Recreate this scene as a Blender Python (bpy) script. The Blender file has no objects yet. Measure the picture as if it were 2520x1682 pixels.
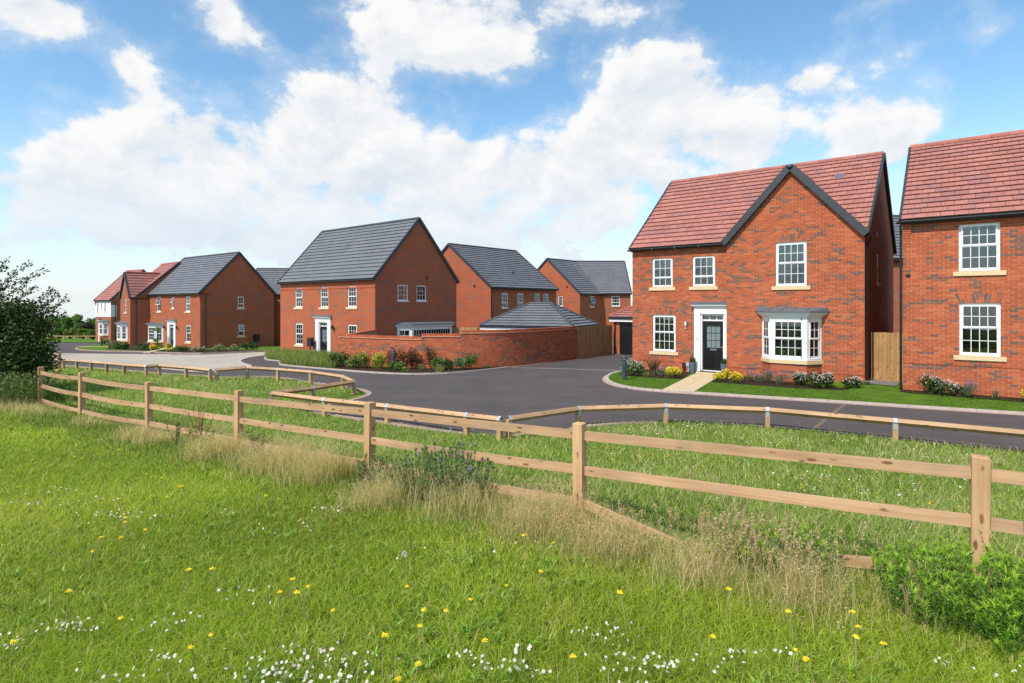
import bpy, bmesh, math, random
import numpy as np
from mathutils import Vector, Matrix
R = random.Random(7)
NR = np.random.default_rng(11)
S = bpy.context.scene
COL = S.collection
PI = math.pi

# ------------------------------------------------------------------ camera, world, sun
cam = bpy.data.cameras.new('camera'); camo = bpy.data.objects.new('camera', cam); COL.objects.link(camo)
cam.sensor_width = 36.0; cam.lens = 36.0 * 1430.0 / 2520.0
cam.shift_x = 0.0; cam.shift_y = -(841 - 752) / 2520.0
cam.clip_start = .05; cam.clip_end = 4000
camo.location = (0, 0, 2.75); camo.rotation_euler = (PI / 2, 0, 0)
S.camera = camo
S.view_settings.view_transform = 'Standard'; S.view_settings.look = 'None'
S.view_settings.exposure = 0.18; S.view_settings.gamma = 1.0
SUN_DIR = Vector((-.70, -.71, 1.12)).normalized()
SUN_EL = math.asin(SUN_DIR.z); SUN_AZ = math.atan2(SUN_DIR.x, SUN_DIR.y)
sl = bpy.data.lights.new('sun', 'SUN'); sl.energy = 4.25; sl.angle = math.radians(.53); sl.color = (1, .95, .87)
slo = bpy.data.objects.new('sun', sl); COL.objects.link(slo)
slo.rotation_euler = (-SUN_DIR).to_track_quat('-Z', 'Y').to_euler(); slo.location = (0, 0, 60)
S.cycles.max_bounces = 8; S.cycles.transparent_max_bounces = 12
try:
    S.cycles.use_denoising = True
except Exception:
    pass

class NT:
    """small helper to write node trees"""
    def __init__(s, tree): s.t = tree; s.n = tree.nodes; s.l = tree.links
    def node(s, typ, **kw):
        n = s.n.new(typ)
        for k, v in kw.items(): setattr(n, k, v)
        return n
    def put(s, sock, v):
        if isinstance(v, bpy.types.NodeSocket): s.l.new(v, sock)
        elif v is not None: sock.default_value = v
    def math(s, op, a, b=None, c=None, clamp=False):
        n = s.node('ShaderNodeMath', operation=op, use_clamp=clamp)
        s.put(n.inputs[0], a)
        if b is not None: s.put(n.inputs[1], b)
        if c is not None: s.put(n.inputs[2], c)
        return n.outputs[0]
    def ramp(s, v, a, b, c0=0.0, c1=1.0, smooth=True):
        n = s.node('ShaderNodeMapRange', interpolation_type='SMOOTHSTEP' if smooth else 'LINEAR')
        s.put(n.inputs[0], v); n.inputs[1].default_value = a; n.inputs[2].default_value = b
        n.inputs[3].default_value = c0; n.inputs[4].default_value = c1
        return n.outputs[0]
    def mix(s, f, a, b, mode='MIX'):
        n = s.node('ShaderNodeMix', data_type='RGBA', blend_type=mode)
        s.put(n.inputs[0], f)
        for sock, v in ((n.inputs[6], a), (n.inputs[7], b)):
            if isinstance(v, (tuple, list)): v = tuple(v) + ((1,) if len(v) == 3 else ())
            s.put(sock, v)
        return n.outputs[2]
    def noise(s, vec, scale, detail=3, rough=.5, dist=0.0, dim='3D'):
        n = s.node('ShaderNodeTexNoise', noise_dimensions=dim)
        if vec is not None: s.l.new(vec, n.inputs['Vector'])
        n.inputs['Scale'].default_value = scale; n.inputs['Detail'].default_value = detail
        n.inputs['Roughness'].default_value = rough; n.inputs['Distortion'].default_value = dist
        return n.outputs['Fac']
    def mapping(s, vec, scale=(1, 1, 1), loc=(0, 0, 0), rot=(0, 0, 0)):
        n = s.node('ShaderNodeMapping'); s.l.new(vec, n.inputs['Vector'])
        n.inputs['Scale'].default_value = scale; n.inputs['Location'].default_value = loc; n.inputs['Rotation'].default_value = rot
        return n.outputs[0]

def build_world():
    w = bpy.data.worlds.new('World'); S.world = w; w.use_nodes = True
    t = NT(w.node_tree); t.n.clear()
    out = t.node('ShaderNodeOutputWorld')
    tc = t.node('ShaderNodeTexCoord'); sep = t.node('ShaderNodeSeparateXYZ'); t.l.new(tc.outputs['Generated'], sep.inputs[0])
    X, Y, Z = sep.outputs
    zc = t.math('MAXIMUM', Z, .012)
    cmb = t.node('ShaderNodeCombineXYZ'); t.l.new(X, cmb.inputs[0]); t.l.new(Y, cmb.inputs[1]); t.l.new(zc, cmb.inputs[2])
    sky = t.node('ShaderNodeTexSky'); sky.sky_type = 'NISHITA'; sky.sun_disc = False
    sky.sun_elevation = SUN_EL; sky.sun_rotation = SUN_AZ
    sky.air_density = 1.0; sky.dust_density = .35; sky.ozone_density = 2.6; sky.altitude = 60
    t.l.new(cmb.outputs[0], sky.inputs[0])
    bs = t.node('ShaderNodeBackground'); bs.inputs[1].default_value = SKY_K
    hs = t.node('ShaderNodeHueSaturation'); hs.inputs['Saturation'].default_value = 1.08; hs.inputs['Hue'].default_value = .488; hs.inputs['Value'].default_value = 1.22; t.l.new(sky.outputs[0], hs.inputs['Color'])
    t.l.new(hs.outputs[0], bs.inputs[0])
    # clouds: azimuth u, elevation v
    U = t.math('ARCTAN2', X, Y); V = t.math('ARCSINE', Z)
    vec = t.node('ShaderNodeCombineXYZ'); t.l.new(U, vec.inputs[0]); t.l.new(t.math('MULTIPLY', V, 1.35), vec.inputs[1]); t.l.new(t.math('MULTIPLY', Y, .4), vec.inputs[2])
    P = vec.outputs[0]
    def dens(P, V):
        n1 = t.noise(P, 6.0, 11, .60, .15)
        acc = None
        for (u0, v0, a, b, k) in CLOUDS:
            du = t.math('MULTIPLY', t.math('SUBTRACT', U, u0), .80 / a); dv = t.math('MULTIPLY', t.math('SUBTRACT', V, v0), .80 / b)
            r2 = t.math('ADD', t.math('MULTIPLY', du, du), t.math('MULTIPLY', dv, dv))
            g = t.math('MULTIPLY', t.math('POWER', 2.71828, t.math('MULTIPLY', r2, -1.0)), k)
            acc = g if acc is None else t.math('ADD', acc, g)
        acc = t.math('MINIMUM', acc, 1.05)
        low = t.ramp(V, .26, .0, 0, .16)
        # behind and above the camera the same kind of broken cumulus goes on
        away = t.ramp(t.math('ABSOLUTE', U), .95, 1.25, 0, 1)
        high = t.ramp(V, .58, .8, 0, 1)
        oth = t.math('MULTIPLY', t.math('MAXIMUM', away, high), .42)
        tot = t.math('ADD', t.math('ADD', acc, low), oth)
        return t.math('ADD', t.math('MULTIPLY', tot, .60), t.math('ADD', t.math('MULTIPLY', t.math('SUBTRACT', n1, .5), 1.9), t.math('MULTIPLY', t.math('SUBTRACT', t.noise(P, 17.0, 6, .6, .1), .5), .6)))
    d0 = dens(P, V)
    mask = t.ramp(d0, .25, .54)
    # soft self shading: compare with the puff structure a little towards the sun (up)
    P2 = t.node('ShaderNodeVectorMath', operation='ADD'); t.l.new(P, P2.inputs[0]); P2.inputs[1].default_value = (-.015, .045, 0)
    na = t.noise(P, 6.0, 7, .6, .25); nb = t.noise(P2.outputs[0], 6.0, 7, .6, .25)
    sh = t.math('ADD', t.math('MULTIPLY', t.math('SUBTRACT', na, nb), 4.0), .66)
    core = t.ramp(d0, .45, 1.05, -.12, .34)
    sh2 = t.math('SUBTRACT', sh, core, clamp=True); sh2 = t.math('MAXIMUM', sh2, t.ramp(d0, .40, .20, 0, .9))
    lowc = t.ramp(V, -.02, .24, .0, 1.0)
    cc = t.mix(sh2, (.75, .81, .885), (1.0, .995, .985))
    cc = t.mix(t.math('SUBTRACT', 1.0, lowc), cc, (.72, .83, .96))
    bc = t.node('ShaderNodeBackground'); t.l.new(cc, bc.inputs[0]); bc.inputs[1].default_value = CLOUD_K
    # thin veil around the puffs and near the horizon
    veil = t.math('MULTIPLY', t.ramp(d0, .04, .50), .34)
    hz = t.ramp(V, .30, -.04, 0, .72)
    m2 = t.math('MAXIMUM', t.math('MAXIMUM', mask, veil), hz)
    m2 = t.math('MULTIPLY', m2, .985)
    mx = t.node('ShaderNodeMixShader'); t.l.new(m2, mx.inputs[0]); t.l.new(bs.outputs[0], mx.inputs[1]); t.l.new(bc.outputs[0], mx.inputs[2])
    t.l.new(mx.outputs[0], out.inputs[0])
SKY_K = .15; CLOUD_K = .865
def PX(x, y, rx, ry, k=1.0):      # azimuth/elevation table entries, from picture measurements
    u = math.atan((x - 1260) / 1430.); v = math.atan((752 - y) / 1430. * math.cos(u))
    return (u, v, rx / 1430. * math.cos(u) ** 2, ry / 1430. * math.cos(u), k)
CLOUDS = [PX(70, 30, 170, 65, 1.0), PX(340, 180, 60, 60, .8), PX(300, 330, 150, 80, .7), PX(360, 450, 260, 110, .85), PX(560, 430, 130, 90, .6), PX(650, 520, 280, 100, .7), PX(180, 470, 140, 80, .6), PX(850, 290, 140, 105, 1.0), PX(820, 420, 130, 100, .6),
          PX(1100, 50, 230, 85, 1.0), PX(1230, 130, 90, 50, .6), PX(1480, 10, 130, 40, .5), PX(1600, 210, 110, 75, .9), PX(1740, 290, 260, 95, .9), PX(1480, 330, 100, 60, .5), PX(1450, 430, 200, 60, .8), PX(1970, 230, 100, 45, .8), PX(1760, 420, 220, 70, .55),
          PX(1120, 400, 110, 60, .75), PX(1180, 500, 220, 95, .8), PX(1440, 540, 300, 80, .65), PX(2230, 290, 80, 50, .8), PX(2130, 360, 90, 60, .75), PX(540, 30, 40, 70, .5), PX(620, 90, 40, 40, .45), PX(2440, 70, 80, 40, .45),
          PX(800, 620, 500, 70, .35), PX(60, 590, 160, 60, .3), PX(100, 200, 90, 35, .5)]
build_world()

# ------------------------------------------------------------------ terrain
def lerp_tab(t, T, V):
    if t<=T[0]: return V[0]
    for i in range(len(T)-1):
        if t<=T[i+1]:
            f=(t-T[i])/(T[i+1]-T[i]); return V[i]+(V[i+1]-V[i])*f
    return V[-1]
FA=(3.48,4.33); FD=(-.829,.559); FN=(-.559,-.829)
FT=(-6,0,1.1,2.2,3.24,6.4,9.75,13.1,16.1,19.7,30)
FH=(.70,.64,.56,.46,.57,.48,.34,.23,.21,.10,.0)
FG=(.70,.66,.65,.635,.62,.52,.38,.27,.24,.12,.0)
FL=(8.5,8.5,8.5,8.5,8.5,5.5,4.2,4.2,6,8,8)
def flat(x,y):
    if y<=22: return 0.0
    k=.018+.019*min(1.0,max(0.0,(2-x)/6))
    return -k*(y-22)
def ground(x,y):
    dx,dy=x-FA[0],y-FA[1]
    t=dx*FD[0]+dy*FD[1]; s=dx*FN[0]+dy*FN[1]
    h=lerp_tab(t,FT,FH)
    if s>=0:
        b=min(1.0,s/1.6); m=h*(1-b)+lerp_tab(t,FT,FG)*b+.03*min(s,7)
    else: m=h*max(0.0,1+s/lerp_tab(t,FT,FL))**1.15
    return flat(x,y)+m
def terr_np(X, Y):
    return np.array([ground(float(x), float(y)) for x, y in zip(X.ravel(), Y.ravel())]).reshape(X.shape)

# ------------------------------------------------------------------ object helpers
def props(o, label=None, cat=None, group=None, kind=None):
    if label: o['label'] = label
    if cat: o['category'] = cat
    if group: o['group'] = group
    if kind: o['kind'] = kind
    return o
def empty(name, loc, rz=0, label=None, cat=None, group=None):
    o = bpy.data.objects.new(name, None); COL.objects.link(o)
    o.location = loc; o.rotation_euler = (0, 0, rz); o.empty_display_size = .2
    return props(o, label, cat, group)
def link(name, me, parent=None, loc=None, rot=None, kind=None):
    o = bpy.data.objects.new(name, me); COL.objects.link(o)
    if parent: o.parent = parent
    if loc is not None: o.location = loc
    if rot is not None: o.rotation_euler = rot
    if kind: o['kind'] = kind
    return o
class Fr:
    """a working plane: origin, along, up, outward"""
    def __init__(s, o, ux, n, up=(0, 0, 1)):
        s.o = Vector(o); s.u = Vector(ux).normalized(); s.n = Vector(n).normalized(); s.v = Vector(up).normalized()
    def p(s, u, v, d=0.0): return s.o + s.u * u + s.v * v + s.n * d
class MB:
    def __init__(s, col=(1, 1, 1)): s.v = []; s.f = []; s.c = []; s.uv = []; s.col = col
    def add(s, pts, faces, col=None, uvs=None):
        b = len(s.v); s.v += [tuple(p) for p in pts]; s.f += [tuple(b + i for i in f) for f in faces]
        s.c += [col or s.col] * len(pts); s.uv += (uvs or [(0, 0)] * len(pts))
    def quad(s, pts, col=None, uvs=None): s.add(pts, [tuple(range(len(pts)))], col, uvs)
    def hexa(s, p, col=None):   # p: bottom 4 ccw, top 4 ccw
        s.add(p, [(3, 2, 1, 0), (4, 5, 6, 7), (0, 1, 5, 4), (1, 2, 6, 5), (2, 3, 7, 6), (3, 0, 4, 7)], col)
    def box(s, fr, u0, u1, v0, v1, d0, d1, col=None):
        s.hexa([fr.p(u0, v0, d1), fr.p(u1, v0, d1), fr.p(u1, v0, d0), fr.p(u0, v0, d0),
                fr.p(u0, v1, d1), fr.p(u1, v1, d1), fr.p(u1, v1, d0), fr.p(u0, v1, d0)], col)
    def prism(s, fr, poly, d0, d1, col=None):   # poly in (u,v), ccw seen from outside
        n = len(poly); pts = [fr.p(a, b, d1) for a, b in poly] + [fr.p(a, b, d0) for a, b in poly]
        s.add(pts, [tuple(range(n)), tuple(range(2 * n - 1, n - 1, -1))] + [(i, i + n, (i + 1) % n + n, (i + 1) % n) for i in range(n)], col)
    def tube(s, pts, r, seg=8, col=None, taper=None):
        pts = [Vector(p) for p in pts]; rings = []; n = len(pts)
        for i, p in enumerate(pts):
            d = (pts[min(i + 1, n - 1)] - pts[max(i - 1, 0)]).normalized()
            a = d.orthogonal().normalized() if i == 0 else (rings_a - d * rings_a.dot(d)).normalized()
            rings_a = a; b = d.cross(a)
            rr = (r[i] if isinstance(r, (list, tuple)) else r)
            rings.append([p + (a * math.cos(2 * PI * k / seg) + b * math.sin(2 * PI * k / seg)) * rr for k in range(seg)])
        V = [q for ring in rings for q in ring]; F = []
        for i in range(n - 1):
            for k in range(seg):
                F.append((i * seg + k, i * seg + (k + 1) % seg, (i + 1) * seg + (k + 1) % seg, (i + 1) * seg + k))
        F.append(tuple(range(seg - 1, -1, -1))); F.append(tuple((n - 1) * seg + k for k in range(seg)))
        s.add(V, F, col)
    def lathe(s, c, prof, seg=14, col=None):   # prof [(r,z)]
        V = []; F = []
        for (r, z) in prof:
            for k in range(seg): V.append((c[0] + r * math.cos(2 * PI * k / seg), c[1] + r * math.sin(2 * PI * k / seg), c[2] + z))
        for i in range(len(prof) - 1):
            for k in range(seg): F.append((i * seg + k, i * seg + (k + 1) % seg, (i + 1) * seg + (k + 1) % seg, (i + 1) * seg + k))
        F.append(tuple(range(seg - 1, -1, -1))); F.append(tuple((len(prof) - 1) * seg + k for k in range(seg)))
        s.add(V, F, col)
    def mesh(s, name, mat, smooth=False):
        me = bpy.data.meshes.new(name); me.from_pydata(s.v, [], s.f); me.materials.append(mat)
        at = me.attributes.new('Col', 'FLOAT_COLOR', 'POINT')
        at.data.foreach_set('color', np.array([list(c) + [1.0] for c in s.c], dtype=np.float32).ravel())
        if any(u != (0, 0) for u in s.uv):
            ul = me.uv_layers.new(name='UVMap'); vi = np.empty(len(me.loops), dtype=np.int32); me.loops.foreach_get('vertex_index', vi)
            ul.data.foreach_set('uv', np.array(s.uv, dtype=np.float32)[vi].ravel())
        if smooth: me.shade_smooth()
        me.update(); return me
    def build(s, name, mat, parent=None, smooth=False, kind=None, loc=None, rot=None):
        return link(name, s.mesh(name, mat, smooth), parent, loc, rot, kind)
def npmesh(name, V, F, C, mat, smooth=False):
    """V (n,3), F (m,k) faces of one size, C (n,3)"""
    me = bpy.data.meshes.new(name); k = F.shape[1]
    me.vertices.add(len(V)); me.vertices.foreach_set('co', V.astype(np.float32).ravel())
    me.loops.add(F.size); me.loops.foreach_set('vertex_index', F.astype(np.int32).ravel())
    me.polygons.add(len(F)); me.polygons.foreach_set('loop_start', np.arange(0, F.size, k, dtype=np.int32))
    try: me.polygons.foreach_set('loop_total', np.full(len(F), k, dtype=np.int32))
    except Exception: pass
    at = me.attributes.new('Col', 'FLOAT_COLOR', 'POINT')
    at.data.foreach_set('color', np.concatenate([C, np.ones((len(C), 1))], 1).astype(np.float32).ravel())
    me.materials.append(mat); me.update(calc_edges=True)
    if smooth: me.shade_smooth()
    return me

# ------------------------------------------------------------------ materials
M = {}
def mat_base(name, rough=.6, spec=.5):
    m = bpy.data.materials.new(name); m.use_nodes = True; t = NT(m.node_tree)
    b = t.n['Principled BSDF']; b.inputs['Roughness'].default_value = rough
    b.inputs['Specular IOR Level'].default_value = spec
    M[name] = m; return m, t, b
def bump(t, b, h, dist=.01, strength=1.0):
    n = t.node('ShaderNodeBump'); n.inputs['Strength'].default_value = strength; n.inputs['Distance'].default_value = dist
    t.l.new(h, n.inputs['Height']); t.l.new(n.outputs[0], b.inputs['Normal'])
def attr(t): return t.node('ShaderNodeAttribute', attribute_name='Col').outputs['Color']
def objc(t): return t.node('ShaderNodeTexCoord').outputs['Object']
def geo(t): return t.node('ShaderNodeNewGeometry').outputs['Position']
def bright(t, col, fac, lo, hi):
    """colour times a grey factor running lo..hi over fac"""
    v = t.node('ShaderNodeMapRange'); t.l.new(fac, v.inputs[0]); v.inputs[1].default_value = .25; v.inputs[2].default_value = .75
    v.inputs[3].default_value = lo; v.inputs[4].default_value = hi
    c = t.node('ShaderNodeCombineXYZ')
    for i in range(3): t.l.new(v.outputs[0], c.inputs[i])
    return t.mix(1.0, col, c.outputs[0], 'MULTIPLY')
def simple(name, col, rough=.5, var=.08, scale=6, spec=.5, metal=0, bmp=0):
    m, t, b = mat_base(name, rough, spec)
    n = t.noise(geo(t), scale, 4, .6)
    t.l.new(bright(t, col, n, 1 - var, 1 + var), b.inputs['Base Color']); b.inputs['Metallic'].default_value = metal
    if bmp: bump(t, b, t.noise(geo(t), scale * 8, 3, .6), bmp)
    return m
def colmat(name, rough=.8, var=.12, scale=20, spec=.3, bmp=.002, bscale=60):
    m, t, b = mat_base(name, rough, spec)
    n = t.noise(geo(t), scale, 4, .6)
    c = bright(t, attr(t), n, 1 - var, 1 + var)
    c = bright(t, c, t.noise(t.mapping(geo(t), (1, 1, .45)), .9, 5, .65), .88, 1.12)
    t.l.new(c, b.inputs['Base Color'])
    if bmp: bump(t, b, t.noise(geo(t), bscale, 3, .6), bmp)
    return m
colmat('brick', .88, .16, 26, .25, .003, 90)
colmat('red_tile', .72, .10, 9, .35, .002, 70)
colmat('grey_tile', .55, .06, 3, .4, .001, 60)
simple('mortar', (.48, .30, .195), .95, .12, 14, .1)
simple('white_frame', (.80, .80, .79), .32, .02, 3)
simple('white_render', (.74, .735, .70), .8, .04, 2, .3)
simple('sill_stone', (.66, .50, .29), .8, .06, 8, .3, bmp=.001)
simple('lead', (.105, .115, .13), .55, .15, 3, .5)
simple('black_plastic', (.012, .012, .013), .35, .1, 3)
simple('black_door', (.006, .0065, .007), .28, .1, 3)
simple('dark_trim', (.035, .038, .045), .5, .1, 5)
simple('grey_box', (.42, .43, .43), .5, .04, 5)
simple('brown_box', (.03, .014, .01), .5, .04, 5)
simple('chrome', (.75, .74, .70), .22, .02, 5, metal=1)
simple('brass', (.70, .55, .30), .3, .02, 5, metal=1)
simple('strap_steel', (.50, .55, .58), .42, .12, 12, metal=.55)
simple('bollard_grey', (.035, .055, .075), .45, .08, 5)
simple('frosted_glass', (.17, .215, .22), .22, .10, 6)
simple('planter_zinc', (.10, .135, .16), .5, .22, 7)
simple('lamp_glass', (.75, .76, .80), .2, .02, 5)
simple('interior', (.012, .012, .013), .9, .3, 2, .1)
simple('blind', (.40, .41, .40), .6, .04, 3, .3)
simple('curtain', (.78, .76, .70), .85, .08, 5, .2)
simple('ceramic', (.55, .55, .55), .3, .05, 5)
simple('soil', (.055, .034, .024), .95, .45, 22, .1, bmp=.03)
simple('gravel', (.24, .23, .215), .95, .5, 60, .1, bmp=.02)
simple('kerb', (.46, .385, .335), .9, .14, 7, .2, bmp=.002)
simple('block_brown', (.17, .12, .10), .9, .16, 9, .2)
simple('kerb_pink', (.40, .27, .23), .9, .16, 9, .2, bmp=.002)
simple('coping', (.60, .30, .22), .85, .10, 12, .2)
simple('bark', (.06, .045, .032), .95, .35, 12, .1, bmp=.01)
simple('stem_green', (.07, .12, .03), .8, .2, 12, .2)
simple('stem_pale', (.30, .22, .12), .8, .2, 12, .2)
simple('white_petal', (.78, .76, .74), .6, .03, 30)
simple('yellow_petal', (.78, .50, .02), .6, .1, 30)

def wallmat(name, cols, dark, mort):
    """brickwork for walls too far away to pick out the bricks: stretcher bond in metres"""
    m, t, b = mat_base(name, .9, .2)
    uv = t.node('ShaderNodeUVMap', uv_map='UVMap').outputs[0]
    br = t.node('ShaderNodeTexBrick', offset=.5, offset_frequency=2, squash=1.0, squash_frequency=2)
    t.l.new(uv, br.inputs['Vector'])
    for k, v in (('Scale', 1.0), ('Brick Width', .225), ('Row Height', .075), ('Mortar Size', .0052), ('Mortar Smooth', .15), ('Bias', 0.0)): br.inputs[k].default_value = v
    br.inputs['Color1'].default_value = cols[0] + (1,); br.inputs['Color2'].default_value = cols[1] + (1,)
    br.inputs['Mortar'].default_value = mort + (1,)
    # random dark bricks in short runs: one value per brick (row, column) pushed by a broad noise
    sp = t.node('ShaderNodeSeparateXYZ'); t.l.new(uv, sp.inputs[0])
    row = t.math('FLOOR', t.math('DIVIDE', sp.outputs[1], .075))
    off = t.math('MULTIPLY', t.math('MODULO', t.math('ABSOLUTE', row), 2.0), .5)
    colm = t.math('FLOOR', t.math('ADD', t.math('DIVIDE', sp.outputs[0], .225), off))
    cb = t.node('ShaderNodeCombineXYZ'); t.l.new(colm, cb.inputs[0]); t.l.new(row, cb.inputs[1])
    wn = t.node('ShaderNodeTexWhiteNoise', noise_dimensions='2D'); t.l.new(cb.outputs[0], wn.inputs['Vector'])
    cl = t.noise(t.mapping(cb.outputs[0], (.20, .30, 1)), 1.0, 2, .6)
    wn2 = t.node('ShaderNodeTexWhiteNoise', noise_dimensions='2D'); t.l.new(t.mapping(cb.outputs[0], (.34, 1, 1)), wn2.inputs['Vector'])
    fl = t.node('ShaderNodeVectorMath', operation='FLOOR'); t.l.new(t.mapping(cb.outputs[0], (.34, 1, 1)), fl.inputs[0]); t.l.new(fl.outputs[0], wn2.inputs['Vector'])
    sc = t.math('ADD', t.math('ADD', t.math('MULTIPLY', wn.outputs['Value'], .30), t.math('MULTIPLY', wn2.outputs['Value'], .40)), t.math('MULTIPLY', cl, .95))
    dk = t.ramp(sc, .98, 1.0, 0, 1, False)
    ism = br.outputs['Fac']
    dk = t.math('MULTIPLY', dk, t.math('SUBTRACT', 1.0, ism))
    c = t.mix(dk, br.outputs['Color'], dark)
    c = bright(t, c, t.noise(uv, 1.1, 5, .6), .90, 1.10)
    t.l.new(c, b.inputs['Base Color'])
    bump(t, b, t.math('SUBTRACT', 1.0, ism), .006)
    return m
wallmat('brick_wall', ((.43, .106, .045), (.375, .090, .040)), (.23, .115, .085), (.45, .245, .15))
wallmat('brick_wall_far', ((.40, .103, .050), (.335, .085, .043)), (.27, .14, .10), (.50, .31, .21))

def wood(name, base, dark, knot, long_axis=0, rough=.7):
    m, t, b = mat_base(name, rough, .3)
    oi = t.node('ShaderNodeObjectInfo'); o = objc(t)
    ad = t.node('ShaderNodeVectorMath', operation='ADD'); t.l.new(o, ad.inputs[0])
    mu = t.node('ShaderNodeVectorMath', operation='SCALE'); cx = t.node('ShaderNodeCombineXYZ')
    for i in range(3): t.l.new(oi.outputs['Random'], cx.inputs[i])
    t.l.new(cx.outputs[0], mu.inputs[0]); mu.inputs['Scale'].default_value = 37.0; t.l.new(mu.outputs[0], ad.inputs[1])
    v = ad.outputs[0]
    sc = [26, 26, 26]; sc[long_axis] = .9
    g = t.noise(t.mapping(v, tuple(sc)), 1.0, 5, .6, .6)
    sk = [13.0, 13.0, 13.0]; sk[long_axis] = 4.6
    vo = t.node('ShaderNodeTexVoronoi'); t.l.new(t.mapping(v, tuple(sk)), vo.inputs['Vector']); vo.inputs['Scale'].default_value = 1.0
    kn = t.math('MULTIPLY', t.ramp(t.math('ADD', vo.outputs['Distance'], t.math('MULTIPLY', t.noise(v, 40.0, 2, .5), .10)), .17, .30, 1, 0), t.ramp(t.noise(v, 4.0, 1, .5), .36, .44, 0, .95))
    c = t.mix(t.ramp(g, .35, .75), base, dark)
    c = t.mix(kn, c, knot)
    gry = t.ramp(t.noise(v, 2.3, 4, .65), .50, .72, 0, .35); c = t.mix(gry, c, (.34, .27, .20)); c = bright(t, c, t.noise(v, 1.6, 3, .6), .78, 1.12)
    rv = t.math('MULTIPLY', oi.outputs['Random'], .22); rv = t.math('ADD', rv, .89)
    cc = t.node('ShaderNodeCombineXYZ')
    for i in range(3): t.l.new(rv, cc.inputs[i])
    c = t.mix(1.0, c, cc.outputs[0], 'MULTIPLY')
    t.l.new(c, b.inputs['Base Color']); bump(t, b, g, .002)
wood('rail_wood', (.53, .33, .18), (.40, .225, .115), (.17, .075, .032), 0)
wood('post_wood', (.55, .345, .175), (.42, .235, .11), (.17, .075, .03), 2)
wood('board_wood', (.46, .265, .105), (.35, .185, .07), (.09, .045, .02), 2)

m, t, b = mat_base('asphalt', .88, .3)
p = geo(t)
a1 = t.noise(p, 150, 2, .7); a2 = t.noise(p, .55, 4, .6); a3 = t.noise(t.mapping(p, (.35, 2.2, 1), rot=(0, 0, -.67)), 1.0, 3, .6)
c = t.mix(t.ramp(a1, .35, .72), (.060, .050, .048), (.120, .103, .098)); c = bright(t, c, a2, .84, 1.16); c = bright(t, c, a3, .90, 1.12); c = bright(t, c, t.noise(t.mapping(p, (1.2, .12, 1), rot=(0, 0, .25)), 1.0, 4, .65), .93, 1.07)
t.l.new(c, b.inputs['Base Color']); bump(t, b, a1, .004)
m, t, b = mat_base('block_paving', .9, .2)
p = geo(t); br = t.node('ShaderNodeTexBrick', offset=.5); t.l.new(t.mapping(p, rot=(0, 0, .4)), br.inputs['Vector'])
for k, v in (('Scale', 1.0), ('Brick Width', .2), ('Row Height', .1), ('Mortar Size', .004)): br.inputs[k].default_value = v
br.inputs['Color1'].default_value = (.47, .405, .325, 1); br.inputs['Color2'].default_value = (.40, .345, .28, 1); br.inputs['Mortar'].default_value = (.26, .23, .19, 1)
t.l.new(bright(t, br.outputs[0], t.noise(p, .7, 4, .6), .85, 1.15), b.inputs['Base Color'])
m, t, b = mat_base('path_slab', .85, .2)
p = geo(t); t.l.new(bright(t, t.mix(t.noise(p, 2, 3, .5), (.62, .49, .30), (.50, .385, .235)), t.noise(p, 30, 3, .6), .9, 1.1), b.inputs['Base Color'])
m, t, b = mat_base('mown_lawn', .95, .1)
p = geo(t); n1 = t.noise(p, 2.2, 5, .65); n2 = t.noise(p, 60, 3, .7)
c = t.mix(t.ramp(n1, .3, .7), (.075, .155, .014), (.125, .215, .022)); c = bright(t, c, n2, .6, 1.35); t.l.new(c, b.inputs['Base Color']); bump(t, b, n2, .03)
m, t, b = mat_base('meadow_soil', .97, .05)
p = geo(t); n1 = t.noise(p, .9, 5, .65); n2 = t.noise(p, 35, 4, .75)
c = t.mix(t.ramp(n1, .35, .68), (.10, .16, .03), (.20, .185, .07)); c = bright(t, c, n2, .45, 1.45); t.l.new(c, b.inputs['Base Color']); bump(t, b, n2, .05)

def leafmat(name, trans=.35, rough=.55):
    m = bpy.data.materials.new(name); m.use_nodes = True; t = NT(m.node_tree); b = t.n['Principled BSDF']; out = t.n['Material Output']
    b.inputs['Roughness'].default_value = rough; b.inputs['Specular IOR Level'].default_value = .3
    c = attr(t); t.l.new(c, b.inputs['Base Color'])
    tr = t.node('ShaderNodeBsdfTranslucent'); t.l.new(t.mix(1.0, c, (1.25, 1.35, .75), 'MULTIPLY'), tr.inputs[0])
    mx = t.node('ShaderNodeMixShader'); mx.inputs[0].default_value = trans
    t.l.new(b.outputs[0], mx.inputs[1]); t.l.new(tr.outputs[0], mx.inputs[2]); t.l.new(mx.outputs[0], out.inputs[0]); M[name] = m
leafmat('leaf'); leafmat('grass_blade', .5, .5); leafmat('petal', .2, .6)

m = bpy.data.materials.new('window_glass'); m.use_nodes = True; t = NT(m.node_tree); t.n.remove(t.n['Principled BSDF']); out = t.n['Material Output']
fr_ = t.node('ShaderNodeFresnel'); fr_.inputs[0].default_value = 1.52
gl = t.node('ShaderNodeBsdfGlossy'); gl.inputs['Roughness'].default_value = 0.0; gl.inputs[0].default_value = (.9, .95, .95, 1)
tr = t.node('ShaderNodeBsdfTransparent'); tr.inputs[0].default_value = (.80, .86, .85, 1)
bn = t.node('ShaderNodeBump'); bn.inputs['Distance'].default_value = .002; t.l.new(t.noise(geo(t), 1.6, 2, .5), bn.inputs['Height']); t.l.new(bn.outputs[0], gl.inputs['Normal'])
mx = t.node('ShaderNodeMixShader'); t.l.new(t.math('ADD', t.math('MULTIPLY', fr_.outputs[0], 1.15), .035, clamp=True), mx.inputs[0])
t.l.new(tr.outputs[0], mx.inputs[1]); t.l.new(gl.outputs[0], mx.inputs[2]); t.l.new(mx.outputs[0], out.inputs[0]); M['window_glass'] = m

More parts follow.
